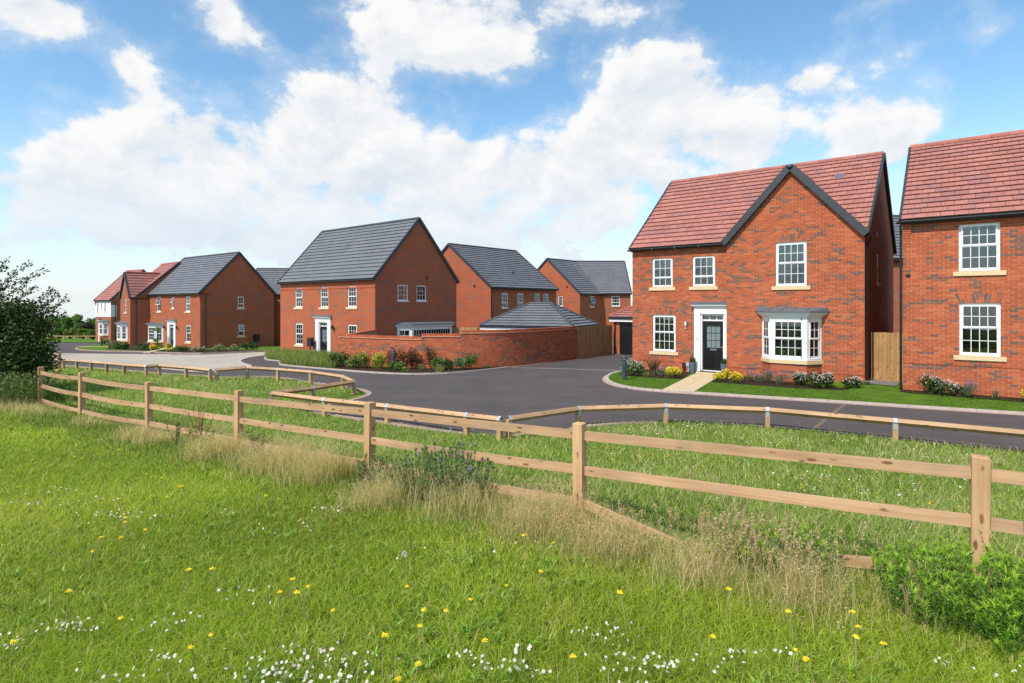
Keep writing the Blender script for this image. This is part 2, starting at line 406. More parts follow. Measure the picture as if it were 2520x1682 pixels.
# ------------------------------------------------------------------ ground, roads, kerbs
def sheet(name, outline, off, mat, kind='structure', zf=None, step=1.0, parent=None):
    bm = bmesh.new(); vs = [bm.verts.new((x, y, 0)) for x, y in outline]
    f = bm.faces.new(vs); bmesh.ops.triangulate(bm, faces=[f])
    xs = [p[0] for p in outline]; ys = [p[1] for p in outline]
    for axis, lo, hi in ((1, min(ys), max(ys)), (0, min(xs), max(xs))):
        st = step if axis == 1 else step * 2
        k = math.floor(lo / st) + 1
        while k * st < hi:
            co = [0, 0, 0]; no = [0, 0, 0]; co[axis] = k * st; no[axis] = 1
            bmesh.ops.bisect_plane(bm, geom=bm.verts[:] + bm.edges[:] + bm.faces[:], plane_co=co, plane_no=no); k += 1
    for v in bm.verts: v.co.z = (zf or flat)(v.co.x, v.co.y) + off
    bmesh.ops.recalc_face_normals(bm, faces=bm.faces)
    for f in bm.faces:
        if f.normal.z < 0: f.normal_flip()
    me = bpy.data.meshes.new(name); bm.to_mesh(me); bm.free(); me.materials.append(M[mat])
    return link(name, me, parent, kind=kind)
def dense(pts, step=.6, close=False):
    out = []; n = len(pts)
    for i in range(n if close else n - 1):
        a = Vector(pts[i]); b = Vector(pts[(i + 1) % n]); k = max(1, int((b - a).length / step))
        out += [a.lerp(b, j / k) for j in range(k)]
    if not close: out.append(Vector(pts[-1]))
    return out
def smooth_line(pts, it=2):
    p = [Vector(q) for q in pts]
    for _ in range(it):
        q = [p[0]]
        for i in range(len(p) - 1):
            q += [p[i].lerp(p[i + 1], .25), p[i].lerp(p[i + 1], .75)]
        q.append(p[-1]); p = q
    return [tuple(v) for v in p]
def ribbon(name, pts, w, z0, z1, mat, kind='structure', joints=.0, zf=None):
    """kerb of separate stones: each joint leaves a small gap"""
    mb = MB(); P = dense(pts, .45 if joints else .8)
    for i in range(len(P) - 1):
        a, b = P[i], P[i + 1]; d = (b - a); L = d.length
        if L < 1e-4: continue
        d = d / L; nn = Vector((-d.y, d.x)) * w / 2
        a2 = a + d * joints; q = []
        for z in (z0, z1):
            for c in (a2 - nn, b - nn, b + nn, a2 + nn): q.append((c.x, c.y, (zf or flat)(c.x, c.y) + z))
        mb.hexa(q)
    return mb.build(name, M[mat], kind=kind)

def build_ground():
    # one sheet: fine near the camera, coarse far away
    ys = list(np.arange(-14, 22.01, .5)) + list(np.arange(23, 62, 1.0)) + [66, 72, 80, 90, 105, 125, 150, 190, 250, 340, 480, 700, 1000, 1500]
    xs = [-1500, -900, -500, -300, -200, -140, -100, -80, -66, -56] + list(np.arange(-50, -20, 2.0)) + list(np.arange(-20, 14.01, .5)) + list(np.arange(16, 50, 2.0)) + [56, 66, 80, 110, 160, 260, 500, 900, 1500]
    X, Y = np.meshgrid(np.array(xs, float), np.array(ys, float)); Z = terr_np(X, Y) - .03
    ny, nx = X.shape; V = np.stack([X, Y, Z], -1).reshape(-1, 3)
    idx = np.arange(ny * nx).reshape(ny, nx); F = np.stack([idx[:-1, :-1], idx[:-1, 1:], idx[1:, 1:], idx[1:, :-1]], -1).reshape(-1, 4)
    me = npmesh('ground', V, F, np.full((len(V), 3), .1), M['meadow_soil'], True)
    link('ground', me, kind='structure')
build_ground()
EDGE = [(9.62, 10.92), (7.89, 11.95), (6.59, 12.81), (5.19, 13.38), (3.66, 13.85), (2.7, 13.65), (1.69, 13.24), (.35, 12.52), (-.08, 12.14), (-1.05, 12.44), (-2.02, 13.02), (-2.84, 13.56), (-3.81, 14.15), (-4.36, 14.46),
        (-5.3, 15.2), (-5.35, 15.6), (-5.02, 16.22), (-4.56, 17.05), (-4.37, 17.98), (-4.69, 18.73), (-5.24, 19.31), (-5.62, 19.66), (-7.02, 20.7), (-8.96, 22.31), (-9.9, 22.7), (-10.6, 22.4), (-11.2, 22.3), (-12.53, 23.25), (-14.9, 24.27), (-15.95, 25.15), (-18.78, 26.85), (-22.86, 29.42), (-30, 34)]
EDGE = [(13.4, 8.2)] + smooth_line(EDGE, 1)
sheet('road', EDGE + [(-36, 40), (-52, 56), (-66, 74), (-64, 86), (-50, 84), (-12, 62), (-2, 46), (12, 46), (34, 24), (34, 2), (20, 4)], 0.0, 'asphalt')
ribbon('kerb_strip', EDGE[10:-2], .15, -.05, .012, 'kerb_pink', joints=.008)
pale = smooth_line([(-29.9, 40.2), (-26.43, 39.5), (-22.06, 39.6), (-20.34, 42.53), (-18.9, 46.0)], 1) + smooth_line([(-17.4, 43.5), (-16.6, 40.2), (-16.71, 36.87), (-15.54, 32.92), (-13.95, 30.2), (-12.75, 28.6), (-12.6, 26.8), (-12.9, 24.95), (-13.6, 25.0)], 2) + [(-17.96, 28.22), (-24.12, 32.54), (-29.91, 36.87), (-33, 39.2)]
sheet('paved_road', pale, .004, 'block_paving')
ribbon('kerb_strip', [(-33, 41.2)] + smooth_line([(-29.9, 40.2), (-26.43, 39.5), (-22.06, 39.6), (-20.34, 42.53), (-18.9, 46.0)], 1), .14, -.05, .09, 'kerb', joints=.006)
ribbon('kerb_strip', smooth_line([(-17.4, 43.5), (-16.6, 40.2), (-16.71, 36.87), (-15.54, 32.92), (-13.95, 30.2), (-12.75, 28.6), (-12.6, 26.8), (-12.9, 24.95), (-13.6, 25.0)], 2) + [(-17.96, 28.22), (-24.12, 32.54), (-29.91, 36.87), (-33, 39.2)], .16, -.05, .03, 'kerb', joints=.006)
def lawnz(x, y):
    d = (x - 5.58) * .447 + (y - 18.12) * .894; return flat(x, y) + .11 * min(1, max(0, (x - 10.9) / 1.2)) * min(1, max(0, (d - .1) / 1.8))
def quadstrip(name, a, b, w, off, mat):
    a = Vector(a); b = Vector(b); d = (b - a).normalized(); n = Vector((-d.y, d.x)) * w / 2
    return sheet(name, [tuple(a - n), tuple(b - n), tuple(b + n), tuple(a + n)], off, mat)
quadstrip('block_line', (9.37, 16.30), (6.66, 12.86), .10, .004, 'block_brown')
quadstrip('block_line', (.0, 26.75), (4.45, 24.85), .10, .004, 'kerb')
# front lawns of the two right-hand houses
KA = smooth_line([(4.9, 24.9), (4.46, 24.17), (3.89, 23.09), (3.5, 21.64), (3.45, 20.63), (3.62, 19.8), (4.0, 19.05), (4.86, 18.45), (5.58, 18.12)], 2) + [(9.4, 16.34), (12.88, 14.62), (19, 11.4)]
sheet('front_lawn', KA + [(21, 12.5), (19.5, 14.2), (12.2, 21), (5.3, 26)], .05, 'mown_lawn', zf=lawnz)
ribbon('kerb_strip', KA, .13, -.05, .062, 'kerb', joints=.007)
ribbon('kerb_strip', [(p[0] - .02, p[1] - .13) for p in KA[24:]], .11, -.05, .012, 'kerb_pink', joints=.007)
ribbon('kerb_strip', [(KA[i][0] - .12 * (1 if i > 2 else 1), KA[i][1] - .04) for i in range(0, 25)], .11, -.05, .012, 'kerb_pink', joints=.007)
# planting beds (bark and soil) along the house fronts
sheet('planting_bed', [(4.15, 22.6), (4.4, 22.1), (5.2, 21.65), (6.2, 21.2), (7.15, 23.2), (7.3, 23.8), (5.2, 25.6), (4.7, 24.6)], .058, 'soil')
sheet('planting_bed', [(6.75, 20.65), (8.0, 19.7), (9.2, 18.95), (10.4, 18.45), (11.6, 18.9), (11.95, 19.6), (8.7, 22.2), (7.9, 22.6)], .058, 'soil')
sheet('planting_bed', [(11.7, 17.6), (11.9, 17.1), (15.7, 14.2), (20, 11.9), (20.6, 12.4), (12.8, 18.4)], .06, 'soil', zf=lawnz)
sheet('gravel_strip', [(11.55, 19.75), (12.2, 18.5), (12.9, 19.3), (12.4, 20.6)], .07, 'gravel', zf=lawnz)
# door path: separate slabs
def path_slabs(name, A, B, C, D, n, off):
    """A,B near edge; D,C far edge"""
    root = empty(name, (A[0], A[1], flat(*A))); root['kind'] = 'structure'
    A, B, C, D = map(Vector, (A, B, C, D)); o = Vector((A.x, A.y, flat(A.x, A.y)))
    for i in range(n):
        f0 = i / n + .006; f1 = (i + 1) / n - .001
        for j in range(2):
            g0, g1 = (0, .496) if j == 0 else (.504, 1)
            if i % 2: g0, g1 = (0, .33) if j == 0 else (.338, 1)
            q = []
            for z in (off - .05, off):
                for f, g in ((f0, g0), (f0, g1), (f1, g1), (f1, g0)):
                    p = A.lerp(D, f).lerp(B.lerp(C, f), g); q.append(Vector((p.x, p.y, flat(p.x, p.y) + z)) - o)
            mb = MB(); mb.hexa(q); mb.build('slab', M['path_slab'], root)
    return root
path_slabs('door_path', (4.78, 18.5), (5.66, 18.1), (8.35, 22.9), (7.5, 23.45), 9, .066)
# bed by the garden wall and the rough verge in front of the middle house
KB = smooth_line([(-17.2, 42.0), (-15.9, 37.5), (-14.88, 35.0), (-14.0, 33.4), (-12.9, 32.6), (-12.2, 30.5), (-11.55, 29.11), (-9.58, 27.39), (-7.76, 25.85), (-6.09, 24.48), (-4.36, 23.5), (-2.97, 23.65), (-1.72, 24.59), (-.9, 25.62), (-.14, 26.7)], 1)
sheet('verge_bed', KB + [(-.3, 27.3), (-2.3, 26.9), (-8.6, 29.3), (-8.2, 36.5), (-16.6, 43.4)], .05, 'soil')
ribbon('kerb_strip', KB, .12, -.05, .06, 'kerb', joints=.007)
ribbon('kerb_strip', [(-.14, 26.68), (3.42, 30.9), (6.15, 35.2), (7.0, 35.6)], .12, -.05, .03, 'kerb_pink', joints=.007)
# lawn islands in front of the left-hand houses
KD = smooth_line([(-44.5, 62.0), (-42.6, 58.5), (-40.5, 54.2), (-37.6, 50.0), (-34.4, 46.9), (-31.99, 45.6), (-29.5, 45.0), (-26.5, 43.4), (-22.9, 41.6), (-21.2, 43.6), (-19.8, 47.5), (-19.2, 52.0)], 1)
sheet('front_lawn', KD + [(-20.5, 58), (-36, 66), (-46, 72)], .05, 'mown_lawn')
ribbon('kerb_strip', KD, .14, -.05, .075, 'kerb_pink', joints=.007)
sheet('planting_bed', [(-34.6, 49.4), (-31.8, 47.6), (-29.6, 46.2), (-26.9, 44.9), (-27.6, 46.2), (-33, 51.5), (-36.8, 56.5), (-37.6, 54.8)], .06, 'soil')
sheet('planting_bed', [(-27.6, 45.3), (-25.3, 43.3), (-22.8, 42.3), (-20.7, 44.5), (-21.2, 46.8), (-24.5, 48.5), (-27.8, 49.9), (-30, 50.4)], .06, 'soil')
path_slabs('garden_path', (-27.3, 43.0), (-26.6, 42.7), (-31.2, 53.6), (-31.8, 54.0), 12, .066)
path_slabs('garden_path', (-40.6, 54.6), (-39.9, 53.4), (-36.8, 56.4), (-37.3, 57.0), 6, .066)
sheet('field_edge_grass', [(-66, 76), (-40, 66), (-38, 72), (-58, 96), (-82, 96)], .04, 'mown_lawn')
# ------------------------------------------------------------------ building kit
CAMP = Vector((0, 0, 2.75))
REDS = [(.43, .102, .043), (.405, .094, .040), (.46, .115, .046), (.385, .089, .039), (.415, .098, .042), (.49, .135, .055)]
BROWNS = [(.20, .095, .068), (.23, .106, .073), (.175, .086, .063)]
BRICK_MESH = {}
def brick_colour(i, j, seed):
    # runs of dark bricks: a lattice noise stretched along the course
    import mathutils
    v = mathutils.noise.noise(Vector((i * .17 + seed * 9.1, j * .27, seed))) * .55 + mathutils.noise.noise(Vector((i * .62 + 50, j * 1.35, seed * 3.3))) * .75
    if v + R.uniform(-.30, .30) > .29: return BROWNS[R.randrange(3)]
    return REDS[R.randrange(6)]
def sub_intervals(ivs, a, b):
    out = []
    for (x, y) in ivs:
        if b <= x or a >= y: out.append((x, y))
        else:
            if a > x: out.append((x, a))
            if b < y: out.append((b, y))
    return out
class Skin:
    """collects the single bricks of a thing; the nearest full ones become objects of their own"""
    def __init__(s): s.items = []
    def lay(s, fr, u0, u1, z0, z1, holes=(), top=None, seed=1.0, uoff=0.0, proud=.008, rows=None):
        """holes: (ua,ub,za,zb) or callable(z)->(ua,ub)|None ; top: callable(z)->(ua,ub) limits"""
        j = math.floor(z0 / .075)
        while (j + .2) * .075 < z1:
            zb = j * .075; zm = zb + .0375
            a, b = u0, u1
            if top:
                q = top(zb + .07)
                if q is None: j += 1; continue
                a, b = max(a, q[0]), min(b, q[1])
            ivs = [(a, b)]
            for h in holes:
                if callable(h):
                    r = h(zm)
                    if r: ivs = sub_intervals(ivs, r[0], r[1])
                elif h[2] < zm < h[3]: ivs = sub_intervals(ivs, h[0], h[1])
            pr = proud(j) if callable(proud) else proud
            for (a, b) in ivs:
                if b - a < .03: continue
                i = math.floor((a + uoff) / .225) - 1
                while True:
                    ua = i * .225 - uoff + (.1125 if j % 2 else 0); ub = ua + .2135
                    if ua > b: break
                    x0, x1 = max(ua, a), min(ub, b)
                    if x1 - x0 > .02:
                        s.items.append((fr, x0, x1, max(zb + .006, z0), min(zb + .0695, z1), pr + R.uniform(-.0015, .0015), brick_colour(i, j, seed)))
                    i += 1
            j += 1
    def finish(s, parent, world, limit=300, arches=()):
        full = []; rest = []
        for it in s.items:
            fr, a, b, c, d, pr, col = it
            if b - a > .21 and d - c > .0625:
                full.append(((world @ fr.p(a, c) - CAMP).length, it))
            else: rest.append(it)
        full.sort(key=lambda q: q[0])
        rest += [q[1] for q in full[limit:]]
        for _, (fr, a, b, c, d, pr, col) in full[:limit]:
            key = (tuple(round(x, 3) for x in fr.u), col)
            if key not in BRICK_MESH:
                f0 = Fr((0, 0, 0), fr.u, fr.n); mb = MB(); mb.box(f0, 0, .2135, 0, .0635, -.02, 0, col)
                BRICK_MESH[key] = mb.mesh('brick', M['brick'])
            link('brick', BRICK_MESH[key], parent, fr.p(a, c, pr))
        mb = MB()
        for (fr, a, b, c, d, pr, col) in rest: mb.box(fr, a, b, c, d, -.02, pr, col)
        if rest: mb.build('brickwork', M['brick'], parent, kind='stuff')

def wall_grid(mb, fr, u0, u1, z0, z1, holes, reveal=.11, thick=None, uo=0):
    us = sorted({u0, u1} | {h[0] for h in holes} | {h[1] for h in holes}); zs = sorted({z0, z1} | {h[2] for h in holes} | {h[3] for h in holes})
    us = [u for u in us if u0 <= u <= u1]; zs = [z for z in zs if z0 <= z <= z1]
    for i in range(len(us) - 1):
        for j in range(len(zs) - 1):
            um, zm = (us[i] + us[i + 1]) / 2, (zs[j] + zs[j + 1]) / 2
            if any(h[0] < um < h[1] and h[2] < zm < h[3] for h in holes): continue
            q = [(us[i], zs[j]), (us[i + 1], zs[j]), (us[i + 1], zs[j + 1]), (us[i], zs[j + 1])]
            mb.quad([fr.p(a, b) for a, b in q], uvs=[(a + 100 + uo, b + 10) for a, b in q])
    for (a, b, c, d) in holes:
        for q in (((a, c), (b, c)), ((b, c), (b, d)), ((b, d), (a, d)), ((a, d), (a, c))):
            (x0, y0), (x1, y1) = q; L = math.hypot(x1 - x0, y1 - y0)
            if x0 == x1:
                uv = [(100 + uo, y0 + 10), (100 + uo, y1 + 10), (100.1 + uo, y1 + 10), (100.1 + uo, y0 + 10)]
            else: uv = [(x0 + 100, 10), (x1 + 100, 10), (x1 + 100, 10.07), (x0 + 100, 10.07)]
            mb.quad([fr.p(x0, y0, 0), fr.p(x1, y1, 0), fr.p(x1, y1, -reveal), fr.p(x0, y0, -reveal)], uvs=uv)

def window(parent, fr, u0, u1, z0, z1, secs, sill=(.13, .13), fine=False, d=-.045, inside='blind', tilt=0, frame=.055, name='window', label=None, deep=.9, sillmat='sill_stone'):
    """secs from the top down: (share of height, rows, columns)"""
    W = MB(); W.col = (.8, .8, .8)
    for q in ((u0, u0 + frame, z0, z1), (u1 - frame, u1, z0, z1), (u0 + frame, u1 - frame, z0, z0 + frame), (u0 + frame, u1 - frame, z1 - frame, z1)):
        W.box(fr, q[0], q[1], q[2], q[3], d - .06, d)
    W.box(fr, u0 + .004, u1 - .004, z0 + .003, z0 + .03, d, d + .03)
    win = W.build(name, M['white_frame'], parent)
    if label: win['label'] = label
    zt = z1 - frame; Hh = (z1 - z0 - 2 * frame)
    for si, (share, nr, nc) in enumerate(secs):
        zb = zt - Hh * share; a, b = u0 + frame, u1 - frame; st = .042; mid = .012 if si else 0
        up = (si == 0 and len(secs) > 1); dd = d + (.022 if up else .004)
        sb = MB(); org = fr.p(a, zt, dd)
        lf = Fr((0, 0, 0), fr.u, fr.n); w = b - a; h = zt - zb
        x0, x1, y1, y0 = .0, w, 0.0, -h
        s2 = st if up else st * .6
        for q in ((x0, x0 + s2, y0, y1), (x1 - s2, x1, y0, y1), (x0 + s2, x1 - s2, y0, y0 + s2 + .01), (x0 + s2, x1 - s2, y1 - s2, y1)):
            sb.box(lf, q[0], q[1], q[2], q[3], -.05, 0)
        ga, gb, gc, gd = x0 + s2, x1 - s2, y0 + s2 + .01, y1 - s2
        bw = .009
        for k in range(1, nc):
            uu = ga + (gb - ga) * k / nc; sb.box(lf, uu - bw, uu + bw, gc, gd, -.022, -.004)
        for k in range(1, nr):
            vv = gc + (gd - gc) * k / nr
            for c in range(nc):
                ua = ga + (gb - ga) * c / nc + (bw if c else 0); ub = ga + (gb - ga) * (c + 1) / nc - (bw if c < nc - 1 else 0)
                sb.box(lf, ua, ub, vv - bw, vv + bw, -.022, -.004)
        rot = None
        ang = tilt if (si == 0 and tilt) else 0
        Rm = Matrix.Rotation(-ang, 4, fr.u) if ang else Matrix.Identity(4)
        so = sb.build('sash', M['white_frame'], win, loc=org)
        if ang: so.matrix_local = Matrix.Translation(org) @ Rm
        # panes
        if fine:
            cw = (gb - ga) / nc; ch = (gd - gc) / nr
            pm = MB(); pm.box(lf, bw * .2, cw - bw * .2, bw * .2, ch - bw * .2, -.016, -.011); me = pm.mesh('pane', M['window_glass'])
            for r in range(nr):
                for c in range(nc):
                    link('pane', me, win, org + lf.u * (ga + cw * c) + lf.v * (gc + ch * r))
        else:
            pm = MB(); pm.box(lf, ga, gb, gc, gd, -.016, -.011); po = pm.build('pane', M['window_glass'], win, loc=org)
            if ang: po.matrix_local = Matrix.Translation(org) @ Rm
        zt = zb
    if sill:
        s = MB(); e = sill[0]; s.box(fr, u0 - e, u1 + e, z0 - .005 - sill[1], z0 - .005, -.05, .055)
        s.build('sill', M[sillmat], win)
    # the room behind
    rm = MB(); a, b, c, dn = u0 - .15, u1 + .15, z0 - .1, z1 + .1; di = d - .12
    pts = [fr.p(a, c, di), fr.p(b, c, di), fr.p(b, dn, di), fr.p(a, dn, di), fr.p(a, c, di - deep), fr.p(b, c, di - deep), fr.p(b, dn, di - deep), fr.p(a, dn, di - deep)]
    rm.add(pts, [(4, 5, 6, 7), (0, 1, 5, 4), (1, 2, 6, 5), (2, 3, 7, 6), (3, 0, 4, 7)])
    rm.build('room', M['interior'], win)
    di = d - .10
    if inside == 'blind':
        bl = MB(); z = z1 - .07
        while z > z0 + .06:
            q = [fr.p(u0 + .06, z, di - .012), fr.p(u1 - .06, z, di - .012), fr.p(u1 - .06, z - .014, di + .02), fr.p(u0 + .06, z - .014, di + .02)]
            bl.hexa(q[:4] + [p + Vector((0, 0, .003)) for p in q]); z -= .05
        n = 3 if u1 - u0 > .7 else 2
        for k in range(n):
            uu = u0 + (u1 - u0) * (k + .5) / n
            bl.box(fr, uu - .012, uu + .012, z0 + .06, z1 - .06, di + .0, di + .004)
        bl.build('blind', M['blind'], win)
    elif inside == 'halfblind':
        bl = MB(); bl.box(fr, u0 + .05, u1 - .05, z1 - (z1 - z0) * .42, z1 - .05, di - .01, di); 
        z = z1 - .1
        bl.build('blind', M['blind'], win)
    elif inside == 'curtain':
        cu = MB()
        for (a, b) in ((u0 + .04, u0 + (u1 - u0) * .34), (u1 - (u1 - u0) * .34, u1 - .04)):
            n = 9
            for k in range(n):
                x0 = a + (b - a) * k / n; x1 = a + (b - a) * (k + 1) / n; e = .02 * (k % 2)
                cu.add([fr.p(x0, z0 + .05, di - .03 + e), fr.p(x1, z0 + .05, di - .03 + .02 - e), fr.p(x1, z1 - .05, di - .03 + .02 - e), fr.p(x0, z1 - .05, di - .03 + e),
                        fr.p(x0, z0 + .05, di - .034 + e), fr.p(x1, z0 + .05, di - .034 + .02 - e), fr.p(x1, z1 - .05, di - .034 + .02 - e), fr.p(x0, z1 - .05, di - .034 + e)],
                       [(0, 1, 2, 3), (7, 6, 5, 4), (0, 3, 7, 4), (1, 5, 6, 2)])
        cu.build('curtain', M['curtain'], win)
    return win

RED_T = [(.375, .150, .118), (.39, .156, .122), (.36, .144, .114), (.34, .140, .118), (.315, .138, .122), (.40, .166, .13), (.375, .15, .118)]
GREY_T = [(.150, .153, .168), (.156, .159, .174), (.145, .148, .163)]
TILE_MESH = {}
def roof_slope(roof, world, fr, L, H, kind='red', fine=300, g=.335, tw=.33, left=None, right=None, proud=True, items=None):
    """fr: origin at the eave's left end, u along the eave, v up the slope, n out of it; left/right(v) limit the courses"""
    mat = M['red_tile' if kind == 'red' else 'grey_tile']; pal = RED_T if kind == 'red' else GREY_T
    n = int(round(H / g)); g = H / n; loc = []
    for i in range(n):
        v0 = i * g; a = left(v0 + g * .5) if left else 0.0; b = right(v0 + g * .5) if right else L
        if b - a < .05: continue
        k = math.floor(a / tw) - 1
        while True:
            ua = k * tw + (tw / 2 if i % 2 and kind == 'red' else 0); ub = ua + tw
            if ua >= b: break
            x0, x1 = max(a, ua) , min(b, ub)
            if x1 - x0 > .03:
                col = pal[R.randrange(len(pal))]
                loc.append((x0, x1, v0, col, R.uniform(-.002, .002)))
            k += 1
    def shape(mb, f, x0, x1, v0, dz, col):
        gap = .0045 if kind == 'red' else .0012; nt = .068 if kind == 'red' else .078; nb = nt - .022
        p = [f.p(x0 + gap, v0, nt + dz), f.p(x1 - gap, v0, nt + dz), f.p(x1 - gap, v0, nb), f.p(x0 + gap, v0, nb)]
        e = g + .05
        q = [f.p(x0 + gap, v0 + e, .014 + dz), f.p(x1 - gap, v0 + e, .014 + dz), f.p(x1 - gap, v0 + e, -.004), f.p(x0 + gap, v0 + e, -.004)]
        mb.hexa(p + q, col)
    if items is not None:
        for t_ in loc: items.append((fr, g, tw, mat, shape) + t_)
        return
    mb = MB()
    for (x0, x1, v0, col, dz) in loc: shape(mb, fr, x0, x1, v0, dz, col)
    mb.build('roof_tiles', mat, roof, kind='stuff')
def finish_tiles(items, roof, world, limit=300):
    full = []; rest = []
    for it in items:
        fr, g, tw, mat, shape, x0, x1, v0, col, dz = it
        if x1 - x0 > tw - .001: full.append(((world @ fr.p(x0, v0) - CAMP).length, it))
        else: rest.append(it)
    full.sort(key=lambda q: q[0]); rest += [q[1] for q in full[limit:]]
    for _, it in full[:limit]:
        fr, g, tw, mat, shape, x0, x1, v0, col, dz = it
        key = (tuple(round(x, 3) for x in fr.v), tuple(round(x, 3) for x in fr.u), round(g, 3), col)
        if key not in TILE_MESH:
            mb = MB(); shape(mb, Fr((0, 0, 0), fr.u, fr.n, fr.v), 0, tw, 0, 0, col); TILE_MESH[key] = mb.mesh('roof_tile', mat)
        link('roof_tile', TILE_MESH[key], roof, fr.p(x0, v0, dz))
    if rest:
        mb = MB()
        for it in rest:
            fr, g, tw, mat, shape, x0, x1, v0, col, dz = it; shape(mb, fr, x0, x1, v0, dz, col)
        mb.build('roof_tiles', rest[0][3], roof, kind='stuff')
def ridge(roof, a, b, mat, col, step=.45, r=.115, name='ridge_tile'):
    a = Vector(a); b = Vector(b); n = max(1, int((b - a).length / step)); d = (b - a) / n
    side = Vector((-d.y, d.x, 0)).normalized(); up = d.normalized().cross(side) * -1
    if up.z < 0: up = -up
    for i in range(n):
        mb = MB(); V = []; rr = r
        for (p, s) in ((a + d * i + d * .012, 1.06), (a + d * (i + 1) - d * .004, 1.0)):
            for ang in (-15, 20, 55, 90, 125, 160, 195):
                c, s_ = math.cos(math.radians(ang)), math.sin(math.radians(ang)); V.append(p + (side * c + up * s_) * rr * s)
        F = [(k, k + 1, k + 8, k + 7) for k in range(6)] + [tuple(range(6, -1, -1)), tuple(range(7, 14))]
        mb.add(V, F, col[i % len(col)] if isinstance(col, list) else col); mb.build(name, M[mat], roof)
def verge(house, a, b, w=.10, h=.17, mat='dark_trim', out=(1, 0, 0), name='verge'):
    """dark capping running up a gable edge from a to b, split in lengths"""
    a = Vector(a); b = Vector(b); d = (b - a); L = d.length; d.normalize(); o = Vector(out).normalized(); n = o.cross(d)
    if n.z < 0: n = -n
    k = max(1, int(L / .33)); mb = MB()
    for i in range(k):
        p = a + d * (L * i / k); q = a + d * (L * (i + 1) / k - .006); lift = n * .012
        mb.hexa([p - n * h * .5 - o * w * .4, p - n * h * .5 + o * w * .6, p - n * h * .5 + o * w * .6 + n * h + lift, p - n * h * .5 - o * w * .4 + n * h + lift,
                 q - n * h * .5 - o * w * .4, q - n * h * .5 + o * w * .6, q - n * h * .5 + o * w * .6 + n * h, q - n * h * .5 - o * w * .4 + n * h])
    return mb.build(name, M[mat], house)
def gutter(house, a, b, brackets=True, r=.06):
    a = Vector(a); b = Vector(b); d = (b - a).normalized(); s = Vector((-d.y, d.x, 0)); mb = MB(); V = []
    prof = [(math.cos(math.radians(x)), math.sin(math.radians(x))) for x in range(180, 361, 30)]
    for p in (a, b):
        V += [p + s * c * r + Vector((0, 0, 1)) * z * r for c, z in prof] + [p + s * c * (r - .006) + Vector((0, 0, 1)) * z * (r - .006) for c, z in reversed(prof)]
    n = len(prof) * 2
    mb.add(V, [(i, (i + 1) % n, n + (i + 1) % n, n + i) for i in range(n)] + [tuple(range(n - 1, -1, -1)), tuple(range(n, 2 * n))])
    # fascia behind
    nrm = Vector((d.y, -d.x, 0))
    g = mb.build('gutter', M['black_plastic'], house)
    if brackets:
        L = (b - a).length; k = max(2, int(L / .95)); bm_ = MB()
        for i in range(k + 1):
            p = a + d * (L * (i + .15) / (k + .3)); w_ = .012
            for c, z in ((1.0, 0),):
                pass
            pts = [p + nrm * (r + .012) + Vector((0, 0, .02)), p + nrm * (r + .012) - Vector((0, 0, .02)), p - Vector((0, 0, r + .02)), p - nrm * (r + .06) - Vector((0, 0, .10))]
            bm_.tube(pts, .007, 5)
        bm_.build('gutter_bracket', M['grey_box'], g)
    return g
def downpipe(house, x, y, zt, zb, nrm=(0, -1, 0)):
    n = Vector(nrm); p = Vector((x, y, 0)); mb = MB()
    mb.tube([p + Vector((0, 0, zt)) + n * .12, p + Vector((0, 0, zt - .12)) + n * .12, p + Vector((0, 0, zt - .3)) + n * .045, p + Vector((0, 0, zb)) + n * .045], .034, 8)
    dp = mb.build('downpipe', M['black_plastic'], house)
    c = MB(); z = zt - .6
    while z > zb + .3:
        c.lathe((x + n.x * .045, y + n.y * .045, z), [(.041, 0), (.041, .045)], 8); z -= 1.6
    c.build('pipe_clip', M['black_plastic'], dp)
